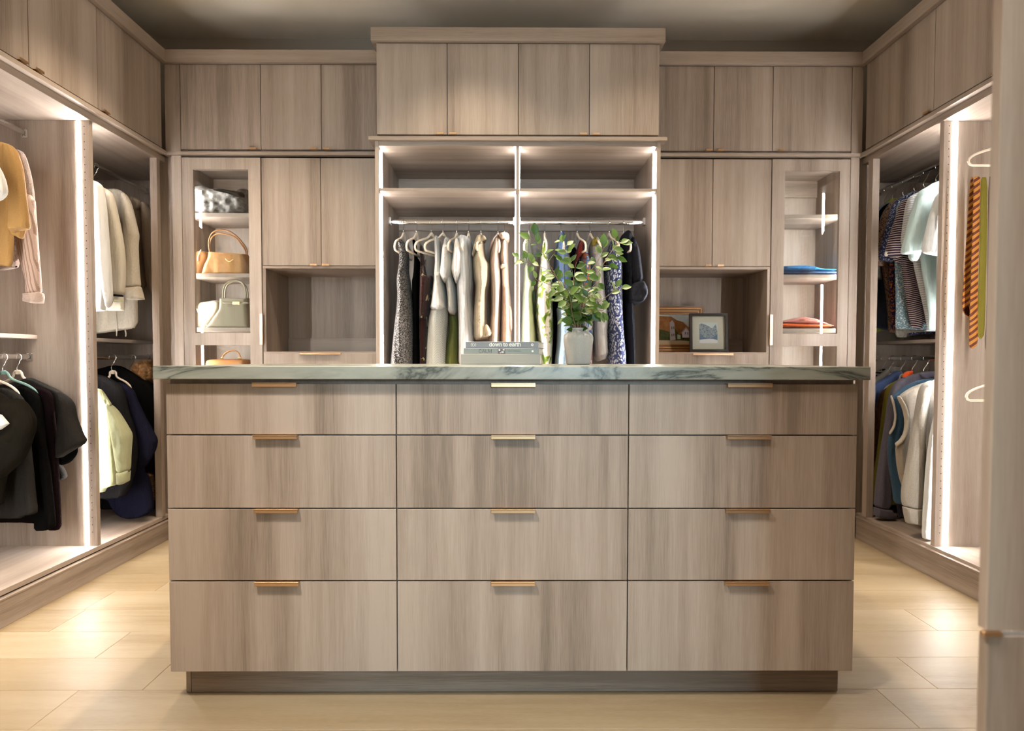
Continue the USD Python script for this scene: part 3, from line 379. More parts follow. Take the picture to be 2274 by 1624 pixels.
def puff(pts, y, T, R, step=.011, fold=.006, fx=22., fz=3.0, seed=0, soft=1, fine=.35, flare=.5, back=1.0, zk=4.0):
    """A soft closed body: the outline (x, z) stands upright at depth y, swells to T in front and T*back behind over the distance R from its edge, and carries hanging folds."""
    poly = Polygon(chaikin(np.asarray(pts), soft) if soft else pts).buffer(0)
    if poly.geom_type != 'Polygon': poly = max(poly.geoms, key=lambda g: g.area)
    x0, z0, x1, z1 = poly.bounds
    ring = poly.exterior; nb = max(16, int(ring.length/step))
    bpts = np.array([ring.interpolate(k/nb, normalized=True).coords[0] for k in range(nb)])
    gx, gz = np.meshgrid(np.arange(x0, x1, step), np.arange(z0, z1, step)); gx = gx + (np.arange(gx.shape[0]) % 2)[:, None]*step/2
    g = np.c_[gx.ravel(), gz.ravel()]
    shapely.prepare(poly)
    g = g[shapely.contains(poly, shapely.points(g))]; d = shapely.distance(shapely.points(g), ring)
    g = g[d > .45*R + step*.5]
    for f in (.06, .20, .45):                                        # rows of points that follow the edge
        inner = poly.buffer(-f*R)
        for q in getattr(inner, 'geoms', [inner]):
            if q.is_empty or q.exterior.length < 3*step: continue
            nr = max(8, int(q.exterior.length/(step*.9)))
            g = np.vstack([g, [q.exterior.interpolate((k+.5*(f == .2))/nr, normalized=True).coords[0] for k in range(nr)]])
    d = shapely.distance(shapely.points(g), ring)
    P = np.vstack([bpts, g]); D = np.r_[np.zeros(nb), d]
    tri = Delaunay(P).simplices
    tri = tri[shapely.contains(Polygon(bpts), shapely.points(P[tri].mean(1)))]
    tri = tri[(tri >= nb).any(1)]
    a = P[tri]; cr = (a[:, 1, 0]-a[:, 0, 0])*(a[:, 2, 1]-a[:, 0, 1])-(a[:, 1, 1]-a[:, 0, 1])*(a[:, 2, 0]-a[:, 0, 0])
    tri[cr < 0] = tri[cr < 0][:, ::-1]                               # counter-clockwise in (x, z): faces -y
    if zk != 1:                                                      # hems and cuffs end flat, sides roll round
        tall = shapely.transform(ring, lambda c: c*[1, zk]); D = np.r_[np.zeros(nb), shapely.distance(shapely.points(g*[1, zk]), tall)]
    q = np.clip(D/R, 0, 1); prof = np.sqrt(np.clip(1-(1-q)**2, 0, 1))
    hang = (1-flare) + flare*np.clip((z1-P[:, 1])/max(z1-z0, .05), 0, 1)
    def folds(s):
        n = lambda k, sx, sz: meshkit.noise(np.c_[P[:, 0]*sx + 1.3*P[:, 1], P[:, 1]*sz, np.full(len(P), k*7.7+.37)], seed*13+k)-.5
        return fold*(2*n(s, fx, fz)*hang + 2*fine*n(s+1, fx*2.6, fz*4) + fine*n(s+2, fx*1.5, fx*1.2))*np.minimum(1, D/(R*.55+.004))
    front = y - T*prof - folds(1); bk = y + T*back*prof + folds(5)*.7
    bk = np.maximum(bk, front + 1e-4)
    n = len(P); ib = np.arange(n); inner = np.arange(nb, n)
    ib[nb:] = n + np.arange(n-nb)
    V = np.vstack([np.c_[P[:, 0], front, P[:, 1]], np.c_[P[inner, 0], bk[inner], P[inner, 1]]])
    V[:nb, 1] = y
    F = np.vstack([tri, ib[tri][:, ::-1]])
    return trimesh.Trimesh(V, F, process=False)
def P2(key, T, R=None, seed=None, **kw):
    y, p = outline(key)
    return puff(p, y, T, R or T*1.2, seed=(abs(hash_of(key)) % 997) if seed is None else seed, **kw)
def hash_of(s):
    h = 7
    for ch in s: h = (h*31 + ord(ch)) & 0xFFFFFF
    return h
def garment(name, label, cat, parts, group=None):
    """parts: (part name, outline, swell, round-off, material, options)."""
    ms = []
    for q in parts:
        pn, key, T, R, m = q[:5]; o = dict(q[5]) if len(q) > 5 else {}
        lab = o.pop('label', None)
        if T < .04:                                                  # cloth on the side rods: flatter, with livelier hanging folds
            R = min(R, T*.75); o.setdefault('fold', .010); o.setdefault('fx', 30.); o.setdefault('step', .0095); o['soft'] = 1 if pn not in ('cuff', 'cuff_stripe') else 0
            if o['fold'] > .002: o['fold'] *= 1.35
        ms.append((pn, P2(key, T, R, **o), m, lab))
    v = ms[0][1].vertices; loc = ((v[:, 0].min()+v[:, 0].max())/2, SHAPES[parts[0][1]][0], v[:, 2].min())
    t = thing(name, label, cat, loc, group)
    for pn, me, m, lab in ms: part(t, pn, me, m, lab, smooth=True)
    return t

# ------------------------------------------------------------------ the room
XL, XR, YB, YC = -1.75, 1.815, 3.524, 3.284          # cabinet fronts: left, right, back, centre
WL_, WR_, WB_, CEIL = -2.37, 2.435, 3.93, 2.74
def struct(name, mesh, m, label=None, smooth=False): return single(name, mesh, m, label, kind='structure', smooth=smooth)
fl = thing('floor', 'floor of wide pale oak planks running from side to side', None, (0, 1.6, 0), kind='structure')
part(fl, 'subfloor', box(WL_-.1, WR_+.1, -3.6, WB_+.1, -.06, -.0125), 'joint')
rng = random.Random(5)
known = {1: [1.044], 2: [1.2205], 3: [-1.287], 5: [-1.576]}
for k in range(-5, 12):
    ya = 1.690 + .206*(k-1); cuts = sorted(known.get(k, [rng.uniform(-1.9, -.9), rng.uniform(.5, 1.7)]))
    if k in known: cuts = sorted(cuts + ([cuts[0]+2.25] if cuts[0] < 0 else [cuts[0]-2.25]))
    xs = [WL_-.1] + cuts + [WR_+.1]
    for a, b in zip(xs, xs[1:]):
        part(fl, 'plank', box(a+.0004, b-.0004, ya+.0004, ya+.2056, -.012, 0, .0008), rng.choice(['oak_a', 'oak_b', 'oak_b', 'oak_c']))
part(fl, 'hall_boards', box(WL_-.1, WR_+.1, -3.6, .451, -.012, 0, 0), 'oak_b')
struct('ceiling', box(WL_-.1, WR_+.1, -3.6, WB_+.1, CEIL, CEIL+.08, 0), 'plaster', 'plain matt ceiling above the closet')
struct('wall_back', box(WL_-.1, WR_+.1, WB_, WB_+.1, 0, CEIL, 0), 'wall_paint', 'plain back wall behind the cabinets')
struct('wall_left', box(WL_-.1, WL_, -3.6, WB_, 0, CEIL, 0), 'wall_paint', 'plain wall behind the left wardrobe')
struct('wall_right', box(WR_, WR_+.1, -3.6, WB_, 0, CEIL, 0), 'wall_paint', 'plain wall behind the right wardrobe')
struct('wall_front', join(box(WL_, -.12, -.36, -.22, 0, CEIL, 0), box(.62, WR_, -.36, -.22, 0, CEIL, 0), box(-.12, .62, -.36, -.22, 2.10, CEIL, 0)), 'wall_paint', 'wall with the doorway that the picture is taken through')
dr = thing('door_1', 'wood-grained door slab standing at the right edge of the doorway, out of focus', None, (1.1, .91, 0), kind='structure')
part(dr, 'door_slab', box(.6445, 1.60, .900, .918, .012, .562, .001), 'wood_upright')
part(dr, 'door_slab', box(.6425, 1.60, .900, .918, .569, 2.16, .001), 'wood_upright')
part(dr, 'latch', box(.636, .662, .896, .905, .562, .569, .001), 'brass')

# plinths, crown and ledge mouldings
struct('baseboard_left', join(box(XL-.022, XL, 1.3, YB, 0, .094), box(XL-.03, XL+.002, 1.3, YB, .094, .1005)), 'wood_along', 'long wood plinth under the left wardrobe')
struct('baseboard_right', join(box(XR, XR+.022, 1.3, YB, 0, .1095), box(XR-.002, XR+.03, 1.3, YB, .1095, .116)), 'wood_along', 'long wood plinth under the right wardrobe')
CR0, CR1 = 2.4275, 2.490
struct('trim_1', box(XL-.02, XL+.022, 1.3, YB-.02, CR0, CR1), 'wood_along', 'wood crown board over the left upper cabinets')
struct('trim_2', box(XR-.022, XR+.02, 1.3, YB-.02, CR0, CR1), 'wood_along', 'wood crown board over the right upper cabinets')
struct('trim_3', box(XL+.0, -.64, YB-.022, YB+.02, CR0, CR1), 'wood_across', 'wood crown board over the back left upper cabinets')
struct('trim_4', box(.735, XR-.0, YB-.022, YB+.02, CR0, CR1), 'wood_across', 'wood crown board over the back right upper cabinets')
struct('trim_5', join(box(-.6466, .739, YC-.022, YC+.02, CR0, CR1), box(-.6466, -.625, YC+.02, YB, CR0, CR1), box(.7175, .739, YC+.02, YB, CR0, CR1)), 'wood_across', 'stepped-out wood crown board over the centre upper cabinets')
LG0, LG1 = 1.9679, 1.9850
struct('trim_6', box(XL-.02, XL+.018, 1.3, YB-.014, LG0, LG1), 'wood_along', 'thin wood ledge between the left wardrobe and its upper cabinets')
struct('trim_7', box(XR-.018, XR+.02, 1.3, YB-.014, LG0, LG1), 'wood_along', 'thin wood ledge between the right wardrobe and its upper cabinets')
struct('trim_8', box(XL+.0, -.64, YB-.014, YB+.02, LG0, LG1), 'wood_across', 'thin wood ledge under the back left upper cabinets')
struct('trim_9', box(.735, XR-.0, YB-.014, YB+.02, LG0, LG1), 'wood_across', 'thin wood ledge under the back right upper cabinets')
struct('trim_10', box(-.661, .752, YC-.02, YB-.0, LG0, LG1), 'wood_across', 'thin projecting wood ledge under the centre upper cabinets')

# ------------------------------------------------------------------ cabinets
def pull_edge(face, plane, a0, a1, z, down=True, out=.014, lip=.0105):
    """A finger pull: a thin plate over a door's edge with a lip; down: on the top edge, otherwise on the bottom edge."""
    s = 1 if down else -1
    return join(fb(face, plane, a0, a1, -.012, out, z, z+s*.0018, .0004),
                fb(face, plane, a0, a1, out-.0028, out, z+s*.0035, z+s*.0035-s*lip, .0005))
def door(t, face, plane, a0, a1, z0, z1, m='wood_upright', handle=None, gap=.0016, name='door'):
    d = part(t, name, fb(face, plane, a0+gap, a1-gap, -.019, 0, z0+gap, z1-gap), m)
    if handle:
        h0, h1, edge = handle
        if edge == 'top': part(d, 'handle', pull_edge(face, plane, h0, h1, z1-gap), 'brass')
        elif edge == 'bottom': part(d, 'handle', pull_edge(face, plane, h0, h1, z0+gap, False), 'brass')
    return d
def mid(face, plane, a, z):
    return {'B': (a, plane, z), 'L': (plane, a, z), 'R': (plane, a, z)}[face]
def upper(label, face, plane, bounds, handles, z0=1.9975, z1=2.4262, depth=.33, filler=None):
    a0, a1 = bounds[0], bounds[-1]
    t = thing('upper_cabinet', label, 'cabinet', mid(face, plane, (a0+a1)/2, z0))
    part(t, 'carcass', fb(face, plane, a0, a1, -depth, -.021, z0-.012, z1+.0), 'wood_upright')
    for (b0, b1), h in zip(zip(bounds, bounds[1:]), handles):
        door(t, face, plane, b0, b1, z0, z1, handle=h and (h[0], h[1], 'bottom'))
    if filler: part(t, 'filler', fb(face, plane, filler[0], filler[1], -.019, -.003, z0-.012, z1), 'wood_upright')
    return t
upper('pair of streaky wood doors up on the left wall, nearest the camera', 'L', XL, [2.12, 2.543, 2.963], [(2.478, 2.522), (2.562, 2.606)])
upper('single streaky wood door high on the left wall, next to the back corner', 'L', XL, [2.963, 3.500], [(2.985, 3.030)])
upper('streaky wood doors high on the right wall beside the out-of-focus door', 'R', XR, [2.10, 2.52, 2.944], [(2.46, 2.503), (2.54, 2.583)])
upper('single streaky wood door high on the right wall, next to the back corner', 'R', XR, [2.944, 3.500], [(2.962, 3.002)])
upper('single wide upper door in the back left corner above the handbag cabinet', 'B', YB, [-1.6659, -1.2585], [(-1.3155, -1.2801)], filler=(-1.745, -1.668))
upper('pair of narrow upper doors on the back wall, left of the centre block', 'B', YB, [-1.2585, -.9512, -.650], [(-1.0065, -.9745), (-.9400, -.9080)])
upper('pair of narrow upper doors on the back wall, right of the centre block', 'B', YB, [.745, 1.0481, 1.3501], [(1.0083, 1.0383), (1.0683, 1.0982)])
upper('single wide upper door in the back right corner above the folded clothes', 'B', YB, [1.3501, 1.7538], [(1.3797, 1.4074)], filler=(1.756, 1.812))
upper('left pair of large doors in the stepped-out centre block', 'B', YC, [-.6255, -.2901, .0470], [(-.3397, -.3066), (-.2790, -.2456)], depth=.58)
upper('right pair of large doors in the stepped-out centre block', 'B', YC, [.0470, .3845, .7170], [(.3385, .3727), (.4006, .4327)], depth=.58)

# side wardrobes
def wardrobe(face, plane, div0, div1, stile, label, zf):
    s = {'L': -1, 'R': 1}[face]; D_ = .61
    t = thing('wardrobe', label, 'wardrobe', (plane+s*.3, 2.9, 0))
    Y0, Y1 = 1.93, 3.92
    part(t, 'back_panel', fb(face, plane, Y0, Y1, -D_, -D_+.008, zf, 1.9385), 'wood_upright')
    part(t, 'end_panel', fb(face, plane, Y1-.018, Y1, -D_+.008, -.20, zf, 1.9385), 'wood_upright')
    part(t, 'end_panel', fb(face, plane, Y0, Y0+.018, -D_+.008, -.024, zf, 1.9385), 'wood_upright')
    part(t, 'divider', fb(face, plane, div0, div1, -D_+.008, -.020, zf, 1.9385), 'wood_upright')
    part(t, 'end_stile', fb(face, plane, stile[0], stile[1], -.045, -.010, zf, 1.9385), 'wood_upright')
    part(t, 'corner_filler', fb(face, plane, YB+.03, YB+.045, -.06, .037, zf, 1.9679), 'wood_upright')
    part(t, 'floor_board', fb(face, plane, Y0, Y1, -D_+.008, -.016, zf-.0195, zf), 'wood_along')
    part(t, 'top_board', fb(face, plane, Y0, Y1, -D_+.008, -.012, 1.9385, LG0), 'wood_along')
    sh = (Y0+.018, div0), (div1, Y1-.018)
    for a0, a1 in sh:
        part(t, 'shelf', fb(face, plane, a0, a1, -D_+.008, -.258, 1.0167, 1.0340), 'wood_along')
        for z in (1.884, .941):
            c = plane+s*.29
            sec = [(.0065*math.sin(q), .0118*math.cos(q)) for q in np.linspace(0, 2*math.pi, 20, endpoint=False)]
            rod = trimesh.creation.extrude_polygon(Polygon(sec), a1-a0-.002)
            rod.apply_transform(np.array([[1, 0, 0, c], [0, 0, 1, a0+.001], [0, 1, 0, z], [0, 0, 0, 1]])); rod.fix_normals()
            r_ = part(t, 'hanging_rod', rod, 'chrome', smooth=40)
            for yy in (a0, a1-.006):
                part(r_, 'rod_flange', join(box(c-.012, c+.012, yy, yy+.006, z-.020, z+.014, .002), box(c-.010, c-.0075, yy-.004 if yy > a0 else yy, yy+.012 if yy == a0 else yy+.006, z-.016, z+.018), box(c+.0075, c+.010, yy-.004 if yy > a0 else yy, yy+.012 if yy == a0 else yy+.006, z-.016, z+.018)), 'chrome')
    for yy, sd, lw in ((div0, -1, .0055), (div1, 1, .0055), (Y0+.018, 1, .006)):
        o = .088 if (sd > 0 and yy > 2.5) else .066
        part(t, 'led_strip', fb(face, plane, yy, yy+sd*.0020, -o-lw, -o+lw, zf+.003, 1.936, 0), 'led', label='lit white light strip')
        q = [trimesh.creation.cylinder(.0024, .0006, sections=8, transform=np.array([[1, 0, 0, plane+s*.041], [0, 0, -1, yy+sd*.0002], [0, 1, 0, z], [0, 0, 0, 1]])) for z in np.arange(zf+.06, 1.92, .032)]
        if sd < 0: part(t, 'shelf_pin_holes', join(*q), 'hole', kind='stuff')
    return t
wardrobe('L', XL, 2.929, 2.953, (3.464, 3.495), 'open wood wardrobe with chrome rods along the left wall', .1250)
wardrobe('R', XR, 2.900, 2.928, (3.443, 3.4855), 'open wood wardrobe with chrome rods along the right wall', .1290)

# centre wardrobe
t = thing('wardrobe', 'open lit centre wardrobe of two bays on the back wall', 'wardrobe', (.045, 3.58, 0))
YW = 3.888
for x0, x1 in ((-.6342, -.6164), (.7085, .7257)): part(t, 'side_panel', box(x0, x1, YC, YW+.03, 0, LG0), 'wood_upright')
part(t, 'divider', box(.0370, .0520, YC+.001, YW, .12, 1.945), 'wood_upright')
part(t, 'back_panel', box(-.6164, .7085, YW, YW+.008, .10, 1.945), 'wood_upright')
part(t, 'top_board', box(-.6164, .7085, YC+.002, YW, 1.9455, LG0), 'wood_across')
part(t, 'floor_board', box(-.6164, .7085, YC+.002, YW, .10, .12), 'wood_across')
for x0, x1 in ((-.6164, .0370), (.0520, .7085)):
    part(t, 'shelf', box(x0+.0005, x1-.0005, YC+.004, YW, 1.7341, 1.7478), 'wood_across')
    part(t, 'cleat', box(x0+.0005, x1-.0005, YW-.014, YW, 1.855, 1.945), 'wood_across')
    part(t, 'cleat', box(x0+.0005, x1-.0005, YW-.014, YW, 1.655, 1.733), 'wood_across')
    sec = [(.0065*math.sin(q), .0118*math.cos(q)) for q in np.linspace(0, 2*math.pi, 20, endpoint=False)]
    rod = trimesh.creation.extrude_polygon(Polygon(sec), x1-x0-.002)
    rod.apply_transform(np.array([[0, 0, 1, x0+.001], [1, 0, 0, 3.56], [0, 1, 0, 1.6424], [0, 0, 0, 1]])); rod.fix_normals()
    r_ = part(t, 'hanging_rod', rod, 'chrome', smooth=40)
    for xx in (x0, x1-.012): part(r_, 'rod_flange', join(box(xx, xx+.012, 3.548, 3.5515, 1.624, 1.664), box(xx, xx+.012, 3.5685, 3.572, 1.624, 1.664), box(xx, xx+.012, 3.548, 3.572, 1.624, 1.6285)), 'chrome')
    for xx, sg in ((x0, 1), (x1, -1)):
        for z0, z1 in ((.125, 1.7336), (1.7485, 1.9445)):
            part(t, 'led_strip', box(xx, xx+sg*.0042, YC+.069, YC+.077, z0, z1, 0), 'led_bay', label='lit white light strip')

# hutches: two doors, an open niche and drawers
def hutch(label, x0, x1, xm, hs, dh, side):
    t = thing('hutch_cabinet', label, 'cabinet', ((x0+x1)/2, YB+.18, 0))
    part(t, 'carcass', join(box(x0, x1, YB+.021, YW+.03, 1.412, 1.9565), box(x0, x1, YB+.021, YW+.03, 0, .955)), 'wood_upright')
    part(t, 'niche_top', box(x0, x1, YB+.003, YW, 1.3965, 1.4105), 'wood_across')
    part(t, 'niche_bottom', box(x0, x1, YB+.003, YW, .9555, .9705), 'wood_across')
    a, b = (x0, x0+.0165) if side == 'L' else (x1-.0145, x1)
    part(t, 'niche_side', box(a, b, YB+.003, YW, .9705, 1.3965), 'wood_upright')
    a2, b2 = (x1-.0145, x1) if side == 'L' else (x0, x0+.0145)
    part(t, 'niche_side', box(a2, b2, YB+.003, YW, .9705, 1.3965), 'wood_upright')
    part(t, 'niche_back', box(x0, x1, YW, YW+.03, .9555, 1.4105), 'wood_upright')
    part(t, 'cleat', box(x0+.0165, x1-.0165, YW-.014, YW, .9705, 1.050), 'wood_across')
    door(t, 'B', YB, x0, xm, 1.4105, 1.9580, handle=(hs[0], hs[1], 'bottom')); door(t, 'B', YB, xm, x1, 1.4105, 1.9580, handle=(hs[2], hs[3], 'bottom'))
    for z0, z1 in ((.745, .9635), (.43, .745), (.10, .43)):
        door(t, 'B', YB, x0, x1, z0, z1, handle=(dh[0], dh[1], 'top'), name='drawer')
    part(t, 'plinth', box(x0, x1, YB+.03, YB+.05, 0, .10), 'wood_across')
hutch('back wall cabinet with an empty open niche, left of the centre wardrobe', -1.2600, -.645, -.9577, (-1.012, -.9786, -.9521, -.9150), (-1.0672, -.8588), 'L')
hutch('back wall cabinet whose open niche holds two framed pictures', .738, 1.3490, 1.0480, (1.0104, 1.0430, 1.0720, 1.1055), (.9528, 1.1602), 'R')

# glazed tower cabinets
def tower(label, x0, x1, f0, f1, o0, o1, hx, flip):
    """x0..x1 door, f0..f1 filler strip towards the corner, o0..o1 glass openings."""
    t = thing('display_cabinet', label, 'cabinet', ((x0+x1)/2, YB+.18, 0))
    lo, hi = min(x0, f0), max(x1, f1)
    for a, b in ((x0+.0005, x0+.012), (x1-.012, x1-.0005)): part(t, 'side_panel', box(a, b, YB+.021, YW, .10, 1.9565), 'wood_upright')
    part(t, 'top_board', box(x0+.012, x1-.012, YB+.021, YW, 1.9385, 1.9565), 'wood_across')
    part(t, 'bottom_board', box(x0+.012, x1-.012, YB+.021, YW, .10, .118), 'wood_across')
    part(t, 'back_panel', box(x0, x1, YW, YW+.03, .10, 1.9565), 'wood_upright')
    part(t, 'cleat', box(x0+.012, x1-.012, YW-.014, YW, 1.845, 1.9385), 'wood_across')
    for z in (1.687, 1.376, 1.0955, .795, .45):
        part(t, 'shelf', box(x0+.0125, x1-.0125, YB+.045, YW-.015, z-.0205, z), 'wood_across')
    part(t, 'filler', box(f0, f1, YB+.0, YB+.02, 0, 1.9675), 'wood_upright')
    part(t, 'plinth', box(x0, x1, YB+.03, YB+.05, 0, .10), 'wood_across')
    outer = Polygon([(x0+.0016, .102), (x1-.0016, .102), (x1-.0016, 1.9575), (x0+.0016, 1.9575)])
    holes = [[(o0, z0), (o1, z0), (o1, z1), (o0, z1)] for z0, z1 in ((1.0663, 1.8985), (.20, 1.0027))]
    fr = trimesh.creation.extrude_polygon(Polygon(outer.exterior.coords, holes), .019)
    fr.apply_transform(np.array([[1, 0, 0, 0], [0, 0, 1, YB], [0, 1, 0, 0], [0, 0, 0, 1]])); fr.fix_normals()
    d = part(t, 'door_frame', fr, 'wood_upright')
    for z0, z1 in ((1.0663, 1.8985), (.20, 1.0027)):
        part(d, 'glass_pane', box(o0-.0005, o1+.0005, YB+.012, YB+.0155, z0-.0005, z1+.0005, 0), 'pane')
    part(d, 'handle', join(box(hx-.001, hx+.001, YB-.012, YB+.012, 1.006, 1.1635, .0003), box(hx-.0075, hx+.0075, YB-.014, YB-.0115, 1.006, 1.1635, .0005)), 'brass')
    xs = x0+.012 if not flip else x1-.012; sg = -1 if flip else 1
    for z0, z1 in ((1.0965, 1.3545), (1.377, 1.6655), (1.688, 1.868), (.80, 1.074), (.455, .77)):
        part(t, 'led_strip', box(xs, xs+sg*.005, 3.553, 3.564, z0, z1, 0), 'led', label='lit white light strip')
tower('tall glass-fronted cabinet of handbags in the back left corner', -1.6655, -1.2625, -1.7149, -1.6665, -1.6068, -1.3260, -1.2650, False)
tower('tall glass-fronted cabinet of folded clothes in the back right corner', 1.3508, 1.7535, 1.7545, 1.7985, 1.4178, 1.6996, 1.3540, True)

# ------------------------------------------------------------------ the island
t = thing('drawer_island', 'large wood island with twelve drawers in the middle of the closet', 'island', (.013, 2.24, 0))
IY = 1.8235
part(t, 'carcass', box(-.9118, .9371, IY+.021, 2.66, .0880, .8785), 'wood_upright')
part(t, 'toe_kick', box(-.8850, .9288, IY+.0605, 2.60, 0, .0880), 'wood_across')
part(t, 'toe_kick_end', box(-.8996, -.8860, IY+.0600, 2.60, 0, .0880), 'wood_upright')
cols = (-.9138, -.2992, .3237, .9391); rows = (.8685, .7293, .5312, .3343, .0862)
HX = ((-.6778, -.5603), (-.0449, .0731), (.5845, .7030))
for r in range(4):
    for c in range(3):
        d = part(t, 'drawer', box(cols[c]+.0014, cols[c+1]-.0014, IY, IY+.019, rows[r+1]+(.0018 if r < 3 else 0), rows[r]-.0018, .0009), 'wood_upright')
        part(d, 'handle', pull_edge('B', IY, HX[c][0], HX[c][1], rows[r]-.0018, True, out=.016, lip=.0112), 'brass')
single('stone_countertop', box(-.9309, .9561, 1.7935, 2.70, .8792, .9140, .0015), 'quartzite', 'thick grey-green veined stone top on the drawer island', 'countertop')
# ------------------------------------------------------------------ cloths
F_ = fabric
F_('tan_knit', [(.42, .235, .075), (.50, .29, .10)], 'heather', 300, amount=.5)
F_('white_cotton', [(.82, .80, .75)]); F_('cream_cotton', [(.74, .68, .56)]); F_('linen_cream', [(.60, .53, .42), (.72, .66, .55)], 'heather', 160)
F_('pink_fuzz', [(.17, .105, .075), (.40, .28, .22)], 'heather', 240, bump=.6, weave=400, sheen=.5)
F_('pink_rib', [(.60, .43, .35), (.36, .24, .18)], 'stripe', 95, amount=.66, direction=(1, 0, .14), bump=.5, weave=350)
F_('pink_cuffs', [(.50, .36, .29), (.62, .48, .40)], 'heather', 200, bump=.5, weave=350)
F_('taupe_wool', [(.33, .25, .175), (.42, .325, .24)], 'heather', 260, bump=.4)
F_('black_stripe', [(.02, .02, .03)]); F_('lime_line', [(.42, .56, .14)])
F_('black_cloth', [(.010, .0095, .009)], rough=.95, sheen=.08); F_('plum_black', [(.017, .010, .011)], rough=.95, sheen=.1)
F_('olive_black', [(.022, .019, .014)], rough=.9, sheen=.2); F_('charcoal_jersey', [(.035, .032, .029), (.060, .055, .050)], 'heather', 300, sheen=.2)
F_('sage_twill', [(.36, .36, .205)]); F_('dark_wool', [(.020, .019, .020), (.034, .032, .033)], 'heather', 240, sheen=.15); F_('navy_wool', [(.014, .014, .030), (.026, .027, .052)], 'heather', 240, sheen=.15)
F_('fox_fur', [(.50, .17, .035), (.80, .52, .26)], 'heather', 60, bump=.8, weave=300); F_('dark_fur', [(.02, .012, .006), (.20, .10, .03)], 'heather', 120, bump=.8, weave=300)
F_('mint_cotton', [(.60, .76, .74)]); F_('bright_white', [(.86, .88, .87)])
F_('grey_stripe', [(.80, .82, .82), (.50, .53, .57)], 'stripe', 92, amount=.55)
F_('maroon_stripe', [(.62, .50, .44), (.035, .012, .018), (.07, .05, .14)], 'stripe', 88, amount=.34)
F_('maroon_stripe_tilt', [(.62, .50, .44), (.05, .016, .02), (.07, .05, .13)], 'stripe', 105, amount=.32, direction=(.30, 0, 1))
F_('pale_floral', [(.24, .38, .45), (.78, .84, .84), (.10, .19, .28)], 'floral', 120, amount=.40)
F_('navy_floral', [(.03, .045, .13), (.62, .66, .74), (.25, .20, .28)], 'floral', 130, amount=.34)
F_('rust_floral', [(.42, .25, .17), (.09, .04, .03), (.66, .52, .42)], 'floral', 130, amount=.40)
F_('orange_floral', [(.03, .03, .10), (.80, .22, .05), (.30, .06, .03)], 'floral', 95, amount=.40)
F_('slate_weave', [(.045, .055, .10), (.085, .10, .16)], 'heather', 420); F_('camo_grey', [(.16, .145, .12), (.29, .27, .22)], 'heather', 120)
F_('sky_weave', [(.33, .38, .50), (.46, .52, .64)], 'heather', 420); F_('lime_cloth', [(.56, .66, .12)]); F_('dark_navy', [(.016, .02, .035)])
F_('oat_wool', [(.44, .385, .31), (.60, .54, .46)], 'heather', 220, bump=.4); F_('grey_marl', [(.36, .325, .275), (.55, .51, .45)], 'heather', 330, bump=.4)
F_('ivory_trim', [(.74, .68, .58)], bump=.4); F_('teal_wool', [(.035, .085, .15), (.06, .13, .21)], 'heather', 240, bump=.4)
F_('plum_grey', [(.085, .075, .105), (.15, .135, .17)], 'heather', 320, bump=.4); F_('olive_knit', [(.22, .185, .018), (.33, .28, .04)], 'heather', 260)
F_('brown_suede', [(.075, .030, .010), (.14, .06, .018)], 'heather', 60); F_('blue_cotton', [(.13, .21, .50), (.19, .28, .58)], 'heather', 200)
F_('stone_cotton', [(.40, .36, .30)]); F_('orange_cloth', [(.85, .11, .02)]); F_('dark_check', [(.03, .02, .02), (.55, .50, .46)], 'stripe', 60, amount=.6)
F_('houndstooth', [(.045, .04, .04), (.40, .37, .34), (.12, .11, .105)], 'floral', 170, amount=.40); F_('pencil_grey', [(.42, .39, .36), (.055, .05, .05)], 'stripe', 95, amount=.40, direction=(1, 0, .25))
F_('maroon_leaf', [(.075, .016, .012), (.80, .64, .36), (.80, .64, .36)], 'blotch', 15, amount=.60)
F_('chevron_stripe', [(.055, .06, .055), (.76, .75, .68)], 'chevron', 78, amount=.20)
F_('olive_satin', [(.27, .27, .065)], rough=.4); F_('white_rib', [(.84, .83, .82), (.60, .60, .62)], 'stripe', 70, amount=.80, direction=(1, 0, .04))
F_('khaki_cotton', [(.58, .48, .34)]); F_('khaki_collar', [(.45, .37, .25)]); F_('blush_silk', [(.76, .58, .47)], rough=.45); F_('peach_cotton', [(.76, .54, .39)])
F_('pale_green_satin', [(.66, .72, .46)], rough=.38); F_('sage_satin', [(.33, .40, .19)], rough=.42)
F_('palm_print', [(.84, .78, .66), (.23, .32, .035), (.10, .17, .02)], 'blotch', 20, amount=.50)
F_('mid_denim', [(.055, .10, .20), (.11, .18, .32)], 'heather', 300); F_('light_denim', [(.28, .42, .58), (.46, .60, .74)], 'heather', 60)
F_('red_cloth', [(.36, .035, .02)]); F_('blue_bouquet', [(.80, .78, .74), (.05, .20, .50), (.80, .22, .06)], 'blotch', 26, amount=.46); F_('cobalt_print', [(.03, .14, .36), (.10, .30, .56), (.80, .60, .42)], 'floral', 48, amount=.40)
F_('ash_blouse', [(.72, .70, .68), (.60, .58, .57)], 'heather', 25); F_('mustard_collar', [(.40, .30, .03)])
F_('blue_blossom', [(.035, .055, .17), (.62, .65, .74), (.02, .03, .10)], 'floral', 62, amount=.46); F_('char_denim', [(.030, .031, .040), (.060, .062, .075)], 'heather', 240, bump=.4); F_('denim_inside', [(.12, .12, .135)])
F_('silver_leather', [(.06, .055, .05), (.34, .33, .31)], 'heather', 34, rough=.5, bump=.5, weave=240, sheen=0); F_('black_leather', [(.02, .018, .016)], rough=.35, sheen=0)
F_('tan_leather', [(.42, .20, .065), (.62, .36, .15)], 'heather', 9, rough=.5, sheen=0); F_('tan_dark', [(.33, .16, .06)], rough=.5, sheen=0)
